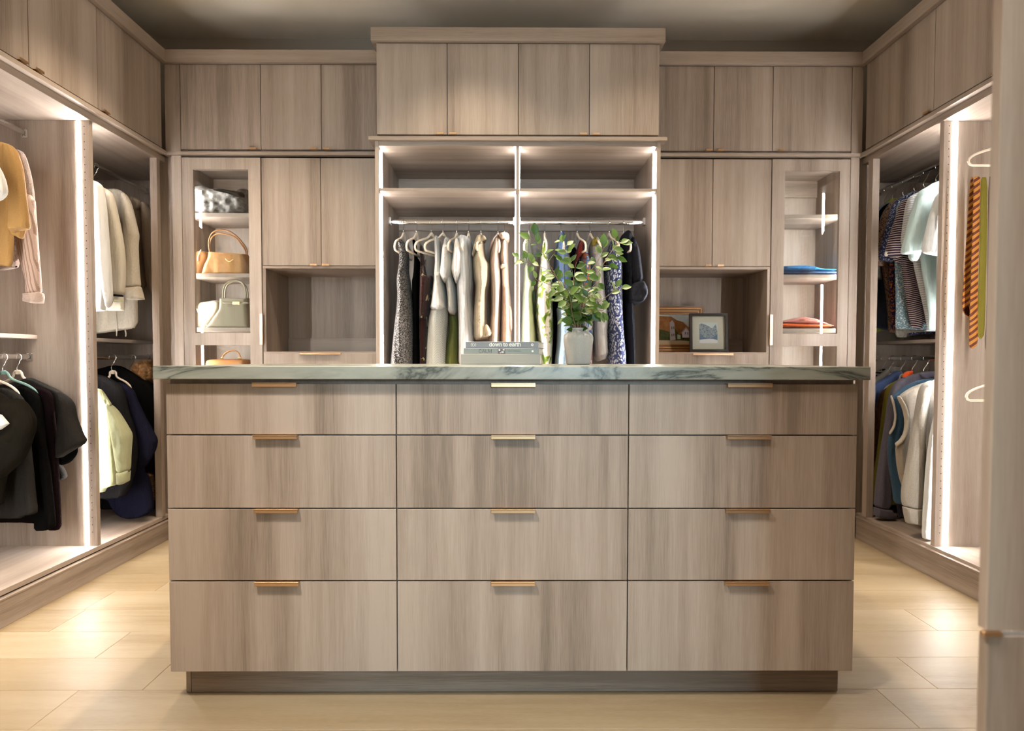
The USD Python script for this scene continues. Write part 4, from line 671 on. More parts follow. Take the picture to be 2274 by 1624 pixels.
F_('greige_leather', [(.40, .36, .26)], rough=.42, sheen=0); F_('greige_wing', [(.48, .42, .32)], rough=.5, sheen=0); F_('orange_leather', [(.56, .25, .085)], rough=.42, sheen=0)
F_('azure_knit', [(.02, .23, .56)], bump=.4); F_('denim_blue', [(.05, .11, .26)], bump=.4); F_('vivid_orange', [(.90, .16, .03)], bump=.4); F_('coral_pink', [(.86, .36, .32)], bump=.4)
F_('tie_stripe', [(.60, .25, .04), (.15, .033, .012)], 'stripe', 38, amount=.52, direction=(-.8, 0, 1), rough=.5); F_('tie_lining', [(.05, .02, .012)], rough=.6)
F_('tie_olive', [(.20, .17, .012)], rough=.6); F_('tie_dark', [(.05, .012, .010), (.012, .012, .018)], 'heather', 160)
plain('hanger_velvet', (.66, .56, .44), .75); plain('hanger_teal', (.16, .27, .24), .75); plain('gold', (.80, .58, .25), .28, metallic=1.0)

S5 = {'fold': .004, 'fx': 26.}
def jk(**k): return dict(k)
# ---- left wardrobe, upper rod, front bay
garment('shirt', 'white puffed sleeve at the left picture edge, in front of the tan tee', 'shirt', [('sleeve', 'white_puff', .05, .07, 'white_cotton')])
garment('shirt', 'tan short-sleeved knit tee on the upper left rod', 'shirt', [('body', 'tan_body', .025, .04, 'tan_knit', jk(fold=.008)), ('sleeve', 'tan_sleeve', .030, .05, 'tan_knit', jk(fold=.006, flare=.2)), ('sleeve_opening', 'tan_inner', .012, 0.014, 'tan_knit')])
garment('cardigan', 'dusty pink ribbed cardigan with fuzzy brown yoke, left of the light strip', 'cardigan', [('body', 'pink_body', .022, .03, 'pink_fuzz'), ('yoke', 'pink_yoke', .030, .035, 'pink_fuzz'), ('sleeve', 'pink_sleeve', .030, .035, 'pink_rib'), ('cuff', 'pink_cuff', .034, 0.014, 'pink_cuffs'), ('tie', 'pink_tie', .006, 0.006, 'pink_rib')])
# ---- left wardrobe, upper rod, back bay
garment('shirt', 'bright white blouse nearest the divider on the upper left rod', 'shirt', [('body', 'w1_body', .025, .035, 'white_cotton'), ('sleeve', 'w1_sleeve', .026, .03, 'white_cotton')])
garment('sweater', 'cream sweater with one black and one green line at its cuff', 'sweater', [('body', 'w2_body', .025, .035, 'cream_cotton'), ('sleeve', 'w2_sleeve', .028, .03, 'cream_cotton', jk(fold=.003)), ('cuff', 'w2_cuff', .020, 0.014, 'cream_cotton', jk(fold=.001)), ('cuff_stripe', 'w2_stripe', .003, .004, 'black_stripe', jk(fold=0, label='black cuff stripe')), ('cuff_stripe', 'w2_line', .003, .003, 'lime_line', jk(fold=0, label='green cuff stripe'))])
t = garment('jacket', 'long cream linen jacket with hanging drawstrings on the upper left rod', 'jacket', [('body', 'w3_body', .025, .035, 'linen_cream'), ('sleeve', 'w3_sleeve', .030, .03, 'linen_cream', jk(fold=.005)), ('cuff', 'w3_cuff', .028, 0.014, 'linen_cream')])
for a, b in (((-1.934, 3.385, 1.165), (-1.934, 3.388, 1.045)), ((-1.892, 3.388, 1.075), (-1.890, 3.39, 1.043))):
    part(t, 'drawstring', tube(spline([a, tuple((np.array(a)+b)/2 + (.004, 0, 0)), b], 9), .0028, 6), 'linen_cream', smooth=True)
garment('coat', 'taupe wool coat with wide sleeve and collar next to the end stile', 'coat', [('body', 'w4_body', .025, .035, 'taupe_wool'), ('sleeve', 'w4_sleeve', .035, .05, 'taupe_wool', jk(fold=.004)), ('collar', 'w4_collar', .016, 0.014, 'taupe_wool', jk(fold=.001))])
# ---- left wardrobe, lower rod, front bay
garment('jacket', 'black jacket with big gathered sleeve at the lower left picture edge', 'jacket', [('body', 'b1_body', .025, .04, 'olive_black'), ('sleeve', 'b1_sleeve', .055, .08, 'olive_black', jk(fold=.016, fx=14., fz=12., fine=.6, flare=.1))])
garment('shirt', 'pale cuff poking out at the lower left picture edge', 'shirt', [('cuff', 'b1_patch', .02, .010, 'bright_white', jk(step=.005, fold=0))])
garment('sweater', 'black sweater second from the picture edge on the lower left rod', 'sweater', [('body', 'b2_body', .020, .03, 'charcoal_jersey', jk(fold=.006))])
garment('cardigan', 'long black cardigan under the teal hanger', 'cardigan', [('body', 'b3_body', .022, .03, 'black_cloth', jk(fold=.007))])
garment('cardigan', 'long plum-black cardigan behind the long black one', 'cardigan', [('body', 'b4_body', .020, .03, 'plum_black', jk(fold=.006))])
garment('shirt', 'charcoal tee whose short sleeve crosses the light strip', 'shirt', [('body', 'b5_body', .022, .03, 'charcoal_jersey'), ('sleeve', 'b5_sleeve', .034, .05, 'charcoal_jersey', jk(fold=.006)), ('sleeve_opening', 'b5_cuff', .014, 0.014, 'black_cloth'), ('sleeve', 'b5_sleeve2', .02, .02, 'charcoal_jersey')])
# ---- left wardrobe, lower rod, back bay
garment('jacket', 'pale sage green utility jacket with buttoned cuff', 'jacket', [('body', 'c1_body', .026, .035, 'sage_twill', jk(fold=.006)), ('sleeve', 'c1_sleeve', .034, .04, 'sage_twill', jk(fold=.011, fx=16., fz=9., fine=.6, flare=.2)), ('cuff', 'c1_cuff', .030, 0.014, 'sage_twill', jk(fold=.002)), ('epaulette', 'c1_flap', .010, 0.012, 'sage_twill')])
garment('coat', 'dark charcoal wool coat behind the sage jacket', 'coat', [('body', 'c2_body', .035, .06, 'dark_wool', jk(fold=.007))])
garment('coat', 'navy wool coat with bent sleeve and rounded hem', 'coat', [('body', 'c3_body', .030, .05, 'navy_wool', jk(fold=.008)), ('sleeve', 'c3_sleeve', .040, .05, 'navy_wool', jk(fold=.006))])
garment('coat', 'black coat on a cream hanger in the lower back left bay', 'coat', [('body', 'c4_body', .035, .05, 'black_cloth', jk(fold=.006))])
def spikes(mesh, n, length, m, t, name, seed, down=.5):
    rs = np.random.default_rng(seed); tmm = tm(mesh); pts, fi = trimesh.sample.sample_surface(tmm, n, seed=seed); nn = tmm.face_normals[fi]
    V, F = [], []
    for p, nv in zip(pts, nn):
        d = nv + rs.normal(0, .45, 3) + np.array([0, 0, -down]); d /= np.linalg.norm(d); s = np.cross(d, rs.normal(0, 1, 3)); s *= .0011/(np.linalg.norm(s)+1e-9)
        k = len(V); L = length*rs.uniform(.5, 1.2); V += [p-s, p+s, p+d*L]; F += [(k, k+1, k+2), (k+1, k, k+2)]
    return part(t, name, trimesh.Trimesh(V, F, process=False), m, kind='stuff')
t = garment('coat', 'black coat with orange fox fur collar beside the countertop corner', 'coat', [('body', 'c5_body', .03, .05, 'black_cloth'), ('fur_collar', 'c5_fur', .035, .03, 'fox_fur', jk(fold=.01, label='fluffy orange fur collar'))])
spikes(P2('c5_fur', .035, .03, fold=.01), 2600, .026, 'fox_fur', t, 'fur', 3, -.3)
t = garment('scarf', 'brown and black fur piece hanging low among the dark coats', 'scarf', [('body', 'c5_tail', .03, .03, 'dark_fur', jk(fold=.008))])
spikes(P2('c5_tail', .03, .03, fold=.008), 2200, .018, 'dark_fur', t, 'fur', 4)
# ---- right wardrobe, upper rod
garment('shirt', 'white short-sleeved shirt nearest the divider on the upper right rod', 'shirt', [('body', 'r1_body', .02, .03, 'bright_white'), ('sleeve', 'r1_sleeve', .028, .04, 'bright_white', jk(fold=.003))])
garment('shirt', 'mint green shirt with a loose short sleeve', 'shirt', [('body', 'r2_body', .024, .035, 'mint_cotton', jk(fold=.006)), ('sleeve', 'r2_sleeve', .034, .05, 'mint_cotton', jk(fold=.006, flare=.2)), ('sleeve_opening', 'r2_cuff', .02, 0.014, 'mint_cotton', jk(fold=.006))])
garment('shirt', 'white and grey striped tee behind the mint shirt', 'shirt', [('body', 'r3_body', .022, .03, 'grey_stripe'), ('sleeve', 'r3_sleeve', .028, .035, 'grey_stripe')])
garment('shirt', 'maroon and cream striped shirt with a short sleeve', 'shirt', [('body', 'r4_body', .024, .03, 'maroon_stripe_tilt', jk(fold=.006)), ('sleeve', 'r4_sleeve', .032, .04, 'maroon_stripe', jk(fold=.003)), ('cuff_tab', 'r4_placket', .004, .005, 'ivory_trim', jk(fold=0)), ('sleeve_opening', 'r4_cuff', .014, 0.014, 'maroon_stripe_tilt')])
garment('shirt', 'pale blue floral shirt seen below the striped sleeve', 'shirt', [('body', 'r5_body', .02, .03, 'pale_floral')])
garment('shirt', 'grey camouflage shirt tail hanging lowest on the upper right rod', 'shirt', [('body', 'r12_body', .010, .02, 'camo_grey')])
garment('shirt', 'navy small-flowered shirt with a short sleeve', 'shirt', [('body', 'r6_body', .016, .03, 'navy_floral'), ('sleeve', 'r6_sleeve', .024, .03, 'navy_floral')])
garment('shirt', 'navy shirt with orange flowers, mostly hidden between two others', 'shirt', [('body', 'r8_body', .016, .03, 'orange_floral')])
garment('shirt', 'rust and pink floral shirt on the upper right rod', 'shirt', [('body', 'r7_body', .016, .03, 'rust_floral'), ('sleeve', 'r7_sleeve', .020, .025, 'rust_floral')])
garment('shirt', 'slate blue woven shirt with grey turned cuff', 'shirt', [('body', 'r9_body', .016, .03, 'slate_weave'), ('sleeve', 'r9_sleeve', .016, .02, 'dark_navy'), ('cuff', 'r9_cuff', .014, 0.014, 'camo_grey', jk(label='grey camouflage cuff'))])
garment('shirt', 'pale blue woven shirt beside the end stile on the upper right rod', 'shirt', [('body', 'r10_body', .012, .02, 'sky_weave')])
garment('shirt', 'lime green shirt, only its edges showing, at the back of the upper right rod', 'shirt', [('body', 'r11_body', .008, .02, 'lime_cloth')])
# ---- right wardrobe, lower rod
garment('shirt', 'long white shirt showing as a strip beside the lower right divider', 'shirt', [('body', 's1_body', .015, .03, 'bright_white', jk(fold=.003))])
garment('sweatshirt', 'heather grey sweatshirt nearest the front on the lower right rod', 'sweatshirt', [('body', 's2_body', .022, .03, 'grey_marl', jk(fold=.006)), ('sleeve', 's2_sleeve', .034, .045, 'grey_marl', jk(fold=.005)), ('cuff', 's2_cuff', .030, 0.014, 'grey_marl', jk(fold=.002))])
garment('vest', 'oatmeal knit vest with cream armhole band', 'vest', [('body', 's3_body', .024, .035, 'oat_wool'), ('armhole_band', 's3_trim', .016, .012, 'ivory_trim', jk(fold=0, step=.004, soft=2, label='cream ribbed armhole band'))])
garment('vest', 'teal blue knit vest with thin white armhole edge', 'vest', [('body', 's4_body', .022, .035, 'teal_wool'), ('armhole_band', 's4_trim', .009, .008, 'ivory_trim', jk(fold=0, step=.003, soft=2, label='white armhole edge'))])
garment('sweater', 'purple-grey sweater with ribbed cuff on the lower right rod', 'sweater', [('body', 's5_body', .02, .03, 'plum_grey', jk(fold=.006)), ('sleeve', 's5_sleeve', .032, .04, 'plum_grey', jk(fold=.004)), ('cuff', 's5_cuff', .028, 0.014, 'plum_grey', jk(fold=.002)), ('collar', 's5_collar', .014, 0.014, 'plum_grey')])
garment('sweater', 'olive yellow sweater with an orange-red collar lining', 'sweater', [('body', 's6_body', .02, .03, 'olive_knit'), ('collar', 's6_collar', .014, 0.014, 'orange_cloth', jk(label='bright orange-red collar lining'))])
garment('jacket', 'dark brown suede jacket on the lower right rod', 'jacket', [('body', 's7_body', .022, .03, 'brown_suede')])
garment('shirt', 'sky blue shirt at the back of the lower right rod', 'shirt', [('body', 's8_body', .022, .03, 'blue_cotton')])
garment('shirt', 'stone grey shirt just above the countertop corner', 'shirt', [('body', 's9_body', .014, .02, 'stone_cotton')])
garment('shirt', 'dark shirt with pale check, furthest back on the lower right rod', 'shirt', [('body', 's10_body', .008, .015, 'dark_check')])
# ---- centre wardrobe
C1 = dict(T=.12, R=.05)
def hung(name, label, cat, parts):
    out = []
    for q in parts:
        o = dict(fold=.020, fx=46., fz=2.0, step=.0075, fine=.55, flare=.35, back=1.1); o.update(q[5] if len(q) > 5 else {}); out.append((q[0], q[1], q[2], q[3], q[4], o))
    return garment(name, label, cat, out)
hung('dress', 'long grey houndstooth dress at the left end of the centre rod', 'dress', [('body', 'd1', .17, .05, 'houndstooth')])
hung('dress', 'black slip dress, second on the centre rod', 'dress', [('body', 'd2', .17, .05, 'black_cloth')])
hung('dress', 'maroon strappy dress with cream leaf print', 'dress', [('body', 'd3', .17, .05, 'maroon_leaf')])
hung('jumpsuit', 'white sleeveless jumpsuit with chevron-striped legs', 'jumpsuit', [('bodice', 'd4_top', .17, .05, 'white_cotton'), ('legs', 'd4_skirt', .125, .06, 'chevron_stripe', jk(fold=.006))])
hung('skirt', 'olive green satin skirt showing low behind the white blouse', 'skirt', [('body', 'd5b', .08, .05, 'olive_satin')])
hung('blouse', 'white flutter-sleeved blouse in the left bay of the centre wardrobe', 'blouse', [('body', 'd5_body', .17, .05, 'white_cotton'), ('sleeve', 'd5_sleeve', .14, .05, 'white_cotton')])
hung('dress', 'white ribbed dress with short bell sleeve', 'dress', [('body', 'd6_body', .17, .06, 'white_rib'), ('sleeve', 'd6_sleeve', .14, .05, 'white_cotton')])
hung('dress', 'khaki sleeveless trench dress with upturned collar', 'dress', [('body', 'd7_body', .17, .06, 'khaki_cotton'), ('collar', 'd7_collar', .09, 0.014, 'khaki_collar'), ('skirt_flap', 'd7_flap', .05, .03, 'khaki_cotton')])
hung('blouse', 'blush silk blouse beside the peach trench coat', 'blouse', [('body', 'd8_body', .17, .05, 'blush_silk'), ('collar', 'd8_collar', .08, 0.014, 'blush_silk')])
hung('coat', 'peach trench coat with belt tabs next to the centre divider', 'coat', [('body', 'd9_body', .17, .05, 'peach_cotton'), ('collar', 'd9_collar', .08, 0.014, 'peach_cotton'), ('belt', 'd9_belt', .06, .02, 'peach_cotton', jk(fold=.004)), ('sleeve_tab', 'd9_tab', .062, .01, 'peach_cotton', jk(fold=.001))])
hung('dress', 'pale green satin dress, first right of the centre divider', 'dress', [('body', 'e1_body', .17, .05, 'pale_green_satin', jk(fold=.014)), ('strap', 'e1_strap', .02, .01, 'pale_green_satin', jk(fold=0))])
hung('dress', 'darker sage satin dress behind the pale green one', 'dress', [('body', 'e1b', .06, .04, 'sage_satin')])
hung('dress', 'cream dress with green palm leaf print', 'dress', [('body', 'e2', .17, .05, 'palm_print')])
hung('jacket', 'blue denim jacket behind the leafy branches', 'jacket', [('body', 'e3', .17, .06, 'mid_denim')])
hung('trousers', 'pale blue jeans left of the vase', 'trousers', [('body', 'e3b', .17, .05, 'light_denim', jk(fold=.014))])
hung('dress', 'black garment between the palm print dress and the jeans', 'dress', [('body', 'e3c', .05, .04, 'black_cloth')])
hung('shirt', 'dark navy shirt glimpsed behind the leaves', 'shirt', [('body', 'e4b', .05, .05, 'dark_navy')])
hung('dress', 'white dress with blue and orange bouquet print behind the leaves', 'dress', [('body', 'e4_body', .17, .05, 'blue_bouquet')])
hung('scarf', 'dark red scarf hanging beside the bouquet print dress', 'scarf', [('body', 'e4_red', .17, .04, 'red_cloth')])
hung('blouse', 'ash white blouse with mustard collar, right of the vase', 'blouse', [('body', 'e5_body', .17, .05, 'ash_blouse', jk(fold=.014)), ('collar', 'e5_collar', .10, 0.014, 'mustard_collar', jk(label='mustard collar'))])
hung('dress', 'blue and white blossom print dress right of the vase', 'dress', [('body', 'e6', .17, .05, 'blue_blossom')])
t = hung('jacket', 'charcoal denim jacket with rolled cuff at the right end of the centre rod', 'jacket', [('body', 'e7_body', .17, .05, 'char_denim'), ('sleeve', 'e7_sleeve', .14, .05, 'char_denim', jk(fold=.008)), ('cuff', 'e7_cuff', .11, 0.014, 'char_denim', jk(fold=.010, fx=20, fz=14)), ('strap', 'e7_strap', .03, .01, 'denim_inside', jk(fold=0))])

# ------------------------------------------------------------------ hangers
def make_hanger(name, label, m, loc, rz, group=None, drop=0., half=.205):
    t = thing(name, label, 'hanger', loc, group, rz)
    a = np.radians(np.linspace(210, -50, 24)); hook = [(.0165*math.cos(q), 0, -.0025+.0165*math.sin(q)) for q in a]
    hook += [(.006, 0, -.027), (.0005, 0, -.037), (0, 0, -.060-drop)]
    part(t, 'hook', tube(spline(hook, 44), .0019, 7), 'chrome', smooth=True, local=True)
    k = half/.205
    s = [(0, -.061), (.014, -.066), (.035*k, -.080), (.10*k, -.104), (.175*k, -.128), (.195*k, -.140), (.205*k, -.155), (.200*k, -.168), (.188*k, -.173)]
    h_ = spline([(x, 0, z-drop) for x, z in s], 22)
    ring = np.vstack([h_, h_[::-1]*np.array([-1, 1, 1])])[:-1]
    part(t, 'frame', join(tube(ring, .0052, 8, closed=True), box(-.008, .008, -.0045, .0045, -.074-drop, -.055-drop, .003)), m, smooth=40, local=True)
    return t
PROTO = {}
def hang(x, y, z, rz, label, kind='bay', group=None):
    if kind not in PROTO:
        PROTO[kind] = make_hanger('coat_hanger', label, 'hanger_velvet', (x, y, z), rz, group, *{'bay': (0., .185), 'low': (.028, .10), 'open': (0., .205), 'short': (0., .105)}[kind]); return PROTO[kind]
    return copy_of(PROTO[kind], (x, y, z), rz, label, group=group)
HOLD = ['the long grey houndstooth dress', 'the black slip dress', 'the maroon leaf print dress', 'the white jumpsuit', 'the white flutter-sleeved blouse', 'the white ribbed dress', 'the khaki trench dress', 'the blush blouse', 'the peach trench coat',
        'the pale green satin dress', 'the palm leaf print dress', 'the blue denim jacket', 'the dark red scarf', 'the ash white blouse', 'the blue and white blossom dress', 'the charcoal denim jacket']
tw = [-5, -8, -20, -24, -9, -7, -4, 3, 0, -9, 0, 0, 8, 9, 7, 2]
for k, x in enumerate((-.5415, -.474, -.3963, -.3369, -.266, -.2051, -.1409, -.0531, -.0193, .1072, .1884, .2729, .3562, .4239, .5221, .5966)):
    hang(x, 3.56, 1.6424, 90+tw[k], 'slim beige hanger holding %s in the centre wardrobe' % HOLD[k])
XRL, XRR = XL-.29, XR+.29
for y, n in ((3.22, 'the cream sweater with cuff lines'), (3.42, 'the long cream linen jacket')): hang(XRL, y, 1.884, 4, 'slim hanger inside %s on the upper left rod' % n, 'low')
for y, n in ((2.70, 'the second black sweater'), (2.852, 'the charcoal tee')): hang(XRL, y, .941, 5, 'cream hanger holding %s on the lower left rod' % n, 'short')
make_hanger('coat_hanger', 'cream hanger in the collar of the lower left black coat', 'hanger_velvet', (-2.003, 3.472, .941), 10, None, .012, .085)
hang(XRL, 3.72, .941, 5, 'hanger holding the fur-collared coat on the lower left rod', 'low')
make_hanger('coat_hanger', 'teal green hanger on the lower left rod', 'hanger_teal', (XRL, 2.772, .941), 6, None, 0., .125)
for y, n in ((3.14, 'the mint shirt'), (3.26, 'the grey striped tee'), (3.38, 'the maroon striped shirt'), (3.48, 'the pale blue floral shirt'), (3.56, 'the navy small-flowered shirt'), (3.66, 'the rust floral shirt'), (3.76, 'the slate blue shirt'), (3.84, 'the pale blue woven shirt')):
    hang(XRR+.01, y, 1.884, 3, 'thin hanger inside %s on the upper right rod' % n, 'low')
for y, n in ((3.10, 'the heather grey sweatshirt'), (3.32, 'the teal blue vest'), (3.44, 'the purple-grey sweater'), (3.54, 'the olive yellow sweater'), (3.64, 'the brown suede jacket'), (3.75, 'the sky blue shirt'), (3.83, 'the stone grey shirt')):
    hang(XRR+.01, y, .941, -4, 'thin hanger inside %s on the lower right rod' % n, 'low')
hang(2.046, 2.752, 1.884, 0, 'beige hanger with neckties over its bar, right of the divider', 'open')
hang(2.062, 2.752, .941, 0, 'empty beige hanger low on the right, below the neckties', 'open')

# ------------------------------------------------------------------ neckties
def tie(label, parts):
    ms = [(n, P2(k, T, .02, fold=.0015, step=.007), m) for n, k, T, m in parts]; v = ms[0][1].vertices
    t = thing('necktie', label, 'necktie', ((v[:, 0].min()+v[:, 0].max())/2, SHAPES[parts[0][1]][0], v[:, 2].min()))
    for n, me, m in ms: part(t, n, me, m, smooth=True)
tie('orange necktie with dark red diagonal stripes', [('front_blade', 'tie1_front', .005, 'tie_stripe'), ('back_blade', 'tie1_back', .005, 'tie_stripe'), ('lining', 'tie1_lining', .004, 'tie_lining')])
tie('olive green necktie hanging between two others', [('blade', 'tie2', .006, 'tie_olive')])
tie('dark dotted necktie, furthest right', [('blade', 'tie3', .006, 'tie_dark')])
# ------------------------------------------------------------------ handbags
def q8(x, y, Y):                                                    # a point of the bag drawings
    return np.array(BAGP(x, y, Y))
def BAGP(x, y, Y):
    px, py = 420+x/4.922, 500+y/4.922
    w_ = d0 + r1*(px-1137)/FOCAL_PX - u1*(py-cy)/FOCAL_PX
    return np.array([0, 0, eye]) + w_*(Y/w_[1])
def arc(pts, Y, r, n=26): return tube(spline([q8(x, y, Y) for x, y in pts], n), r, 8)
g = garment('handbag', 'crumpled metallic black and silver handbag on the top shelf', 'handbag', [('body', 'bag1', .085, .05, 'silver_leather', jk(zk=1.5, fold=.016, fx=18., fz=16., fine=.7, step=.008)), ('flap', 'bag1_band', .035, .02, 'black_leather', jk(fold=.006, fx=20, fz=18, step=.007))])
g = garment('handbag', 'brown suede tote with two arched handles and a gold chevron', 'handbag', [('body', 'bag2', .055, .022, 'tan_leather', jk(soft=0, zk=2.5, fold=.003, step=.008)), ('gusset', 'bag2_gusset', .05, .03, 'tan_dark', jk(zk=2.5, fold=.004, step=.008))])
part(g, 'strap', arc([(228, 300), (218, 240), (222, 150), (262, 80), (335, 52), (430, 66), (515, 120), (600, 218), (632, 275), (630, 325)], 3.60, .0042), 'tan_dark', smooth=True)
part(g, 'strap', arc([(236, 300), (226, 200), (262, 120), (330, 92), (410, 104), (500, 132), (575, 215), (618, 280), (622, 330)], 3.68, .0042), 'tan_dark', smooth=True)
part(g, 'emblem', join(arc([(393, 366), (412, 384), (436, 402)], 3.578, .0016, 8), arc([(436, 402), (458, 392), (481, 373)], 3.578, .0016, 8)), 'gold', smooth=True)
part(g, 'strap', arc([(95, 390), (98, 340), (112, 300), (132, 272)], 3.635, .003), 'greige_wing', smooth=True)
g = garment('handbag', 'grey-beige structured leather tote with flared side wings', 'handbag', [('body', 'bag3', .05, .02, 'greige_leather', jk(soft=0, zk=2.5, fold=.001, step=.008)), ('wing', 'bag3_wing', .03, .03, 'greige_wing', jk(fold=.003, step=.008)), ('band', 'bag3_band', .008, .01, 'greige_leather', jk(fold=0, step=.006))])
part(g, 'strap', arc([(372, 810), (372, 740), (385, 675), (430, 622), (500, 604), (570, 622), (612, 690), (618, 810)], 3.585, .0045), 'greige_leather', smooth=True)
part(g, 'strap', arc([(392, 810), (392, 740), (410, 670), (450, 630), (500, 612), (590, 640), (630, 700), (636, 810)], 3.64, .0045), 'greige_leather', smooth=True)
part(g, 'buckle', box(*[v for k in range(3) for v in sorted((q8(478, 866, 3.566)[k], q8(550, 840, 3.560)[k]))], .001), 'gold')
part(g, 'piping', join(arc([(78, 905), (135, 1010), (205, 1112)], 3.60, .0025, 10), arc([(205, 1112), (280, 1010), (345, 930)], 3.60, .0025, 10)), 'ivory_trim', smooth=True)
g = garment('handbag', 'small orange-tan satchel just above the countertop', 'handbag', [('body', 'bag4', .055, .02, 'orange_leather', jk(zk=2.5, fold=.001, step=.008))])
part(g, 'strap', arc([(360, 1468), (366, 1440), (400, 1400), (470, 1372), (530, 1388), (556, 1430), (562, 1468)], 3.66, .004), 'orange_leather', smooth=True)
part(g, 'buckle', join(arc([(350, 1452), (372, 1452)], 3.655, .004, 4), arc([(540, 1452), (575, 1452)], 3.655, .004, 4)), 'gold', smooth=True)

# ------------------------------------------------------------------ folded clothes
def folded(label, key, m, zlo):
    me = P2(key, .15, .035, fold=.004, fx=12, fz=30, step=.006, flare=0, zk=1.5); v = np.array(me.vertices); v[:, 2] = np.maximum(v[:, 2], zlo)
    single('folded_sweater', (v, np.array(me.faces)), m, label, 'folded sweater', smooth=True)
folded('folded denim-blue sweater under the bright blue one', 'f_navy', 'denim_blue', 1.3765)
folded('folded bright blue sweater on the middle glass-cabinet shelf', 'f_blue', 'azure_knit', 1.386)
folded('folded orange sweater under the pink one', 'f_orange', 'vivid_orange', 1.096)
folded('folded pink sweater on top of the orange one', 'f_pink', 'coral_pink', 1.108)

# ------------------------------------------------------------------ framed pictures in the right niche
plain('walnut', (.17, .065, .022), .32); plain('gilt', (.55, .30, .09), .35, metallic=.7); plain('black_frame', (.012, .009, .007), .3); plain('matboard', (.62, .63, .54), .9)
fabric('canvas_sky', [(.42, .52, .62), (.68, .66, .58)], 'heather', 16, sheen=0); fabric('canvas_hill', [(.28, .10, .03), (.50, .24, .09)], 'heather', 40, sheen=0); fabric('canvas_green', [(.05, .06, .02), (.14, .15, .05)], 'heather', 40, sheen=0)
plain('canvas_white', (.62, .58, .66), .8); plain('canvas_grey', (.42, .38, .42), .8); plain('canvas_roof', (.36, .30, .36), .8); plain('canvas_sand', (.55, .42, .26), .8); plain('canvas_dark', (.05, .035, .03), .8); plain('canvas_mint', (.42, .56, .46), .8)
fabric('print_trees', [(.50, .60, .66), (.16, .28, .45), (.60, .62, .52)], 'floral', 150, amount=.42, sheen=0); fabric('print_deep', [(.08, .20, .40), (.36, .50, .64)], 'heather', 200, sheen=0); plain('print_snow', (.80, .82, .84), .8); plain('print_pale', (.62, .72, .70), .8)
mat('picture_glass', {'f': ('fresnel', {'IOR': 1.3}), 't': ('transparent_bsdf', {'color': (1, 1, 1)}), 'g': ('glossy_bsdf', {'color': (1, 1, 1), 'roughness': .02}), 'm': ('mix_closure', {})}, [('f.fac', 'm.fac'), ('t.BSDF', 'm.closure1'), ('g.BSDF', 'm.closure2')], 'm.closure')
def leaning(label, x, y, z, tilt, rz, name='picture_frame'):
    t = thing(name, label, 'picture', (x, y, z)); x_ = UsdGeom.Xformable(t); x_.AddRotateZOp().Set(float(rz)); x_.AddRotateXOp().Set(float(tilt)); return t
def frame4(t, W, H, rails, m):
    """rails: (inset from the outside, width, front y, back y) of each step; four mitred sides, each a part."""
    for s in range(4):
        ms = []
        for i, wd, yf, yb in rails:
            o, n = (W/2-i, H/2-i), (W/2-i-wd, H/2-i-wd)
            q = {0: [(-o[0], -o[1]), (o[0], -o[1]), (n[0], -n[1]), (-n[0], -n[1])], 1: [(o[0], -o[1]), (o[0], o[1]), (n[0], n[1]), (n[0], -n[1])],
                 2: [(o[0], o[1]), (-o[0], o[1]), (-n[0], n[1]), (n[0], n[1])], 3: [(-o[0], o[1]), (-o[0], -o[1]), (-n[0], -n[1]), (-n[0], n[1])]}[s]
            e = trimesh.creation.extrude_polygon(Polygon(q), yb-yf); e.apply_transform(np.array([[1, 0, 0, 0], [0, 0, 1, yf], [0, 1, 0, H/2], [0, 0, 0, 1]])); e.fix_normals(); ms.append(e)
        part(t, 'frame_rail', join(*ms), m, local=True)
def flat(t, name, pts, y, m, th=.0008):
    e = trimesh.creation.extrude_polygon(Polygon(pts), th); e.apply_transform(np.array([[1, 0, 0, 0], [0, 0, 1, y], [0, 1, 0, 0], [0, 0, 0, 1]])); e.fix_normals(); return part(t, name, e, m, local=True)
W, H = .305, .254
t = leaning('landscape painting in a gilt and walnut frame, leaning at the niche back', .925, 3.775, .972, -4, 0)
frame4(t, W, H, [(0, .012, -.016, .016), (.012, .010, -.010, .014), (.022, .016, -.013, .014), (.038, .006, -.008, .012)], 'walnut')
frame4(t, W, H, [(.010, .004, -.0175, -.009), (.024, .004, -.0145, -.008), (.040, .003, -.0095, -.006)], 'gilt')
L, R_, B, T_ = -W/2+.043, W/2-.043, .044, H-.044
cv = flat(t, 'canvas', [(L, B), (R_, B), (R_, T_), (L, T_)], .004, 'canvas_sky', .004)
flat(cv, 'painted_hill', [(L, B+.03), (R_, B+.05), (R_, B+.085), (.07, B+.10), (.045, B+.125), (.01, B+.135), (-.02, B+.155), (L, B+.16)], .0028, 'canvas_hill')
flat(cv, 'painted_ground', [(L, B), (R_, B), (R_, B+.016), (.04, B+.022), (L, B+.024)], .0021, 'canvas_sand')
flat(cv, 'painted_trees', [(L, B+.02), (.05, B+.02), (R_, B+.012), (R_, B+.075), (.085, B+.08), (.07, B+.06), (.02, B+.055), (.0, B+.09), (-.03, B+.07), (L, B+.09)], .0022, 'canvas_green')
flat(cv, 'painted_house', [(-.028, B+.022), (.002, B+.026), (-.004, B+.118), (-.016, B+.135), (-.03, B+.122)], .0014, 'canvas_white')
flat(cv, 'painted_house', [(.040, B+.038), (.082, B+.038), (.082, B+.066), (.061, B+.092), (.038, B+.068)], .0014, 'canvas_white')
flat(cv, 'painted_roof', [(.034, B+.066), (.061, B+.096), (.086, B+.066), (.082, B+.064), (.061, B+.088), (.039, B+.064)], .0008, 'canvas_roof')
flat(cv, 'painted_barn', [(.012, B+.03), (.03, B+.03), (.030, B+.052), (.012, B+.056)], .0014, 'canvas_mint')
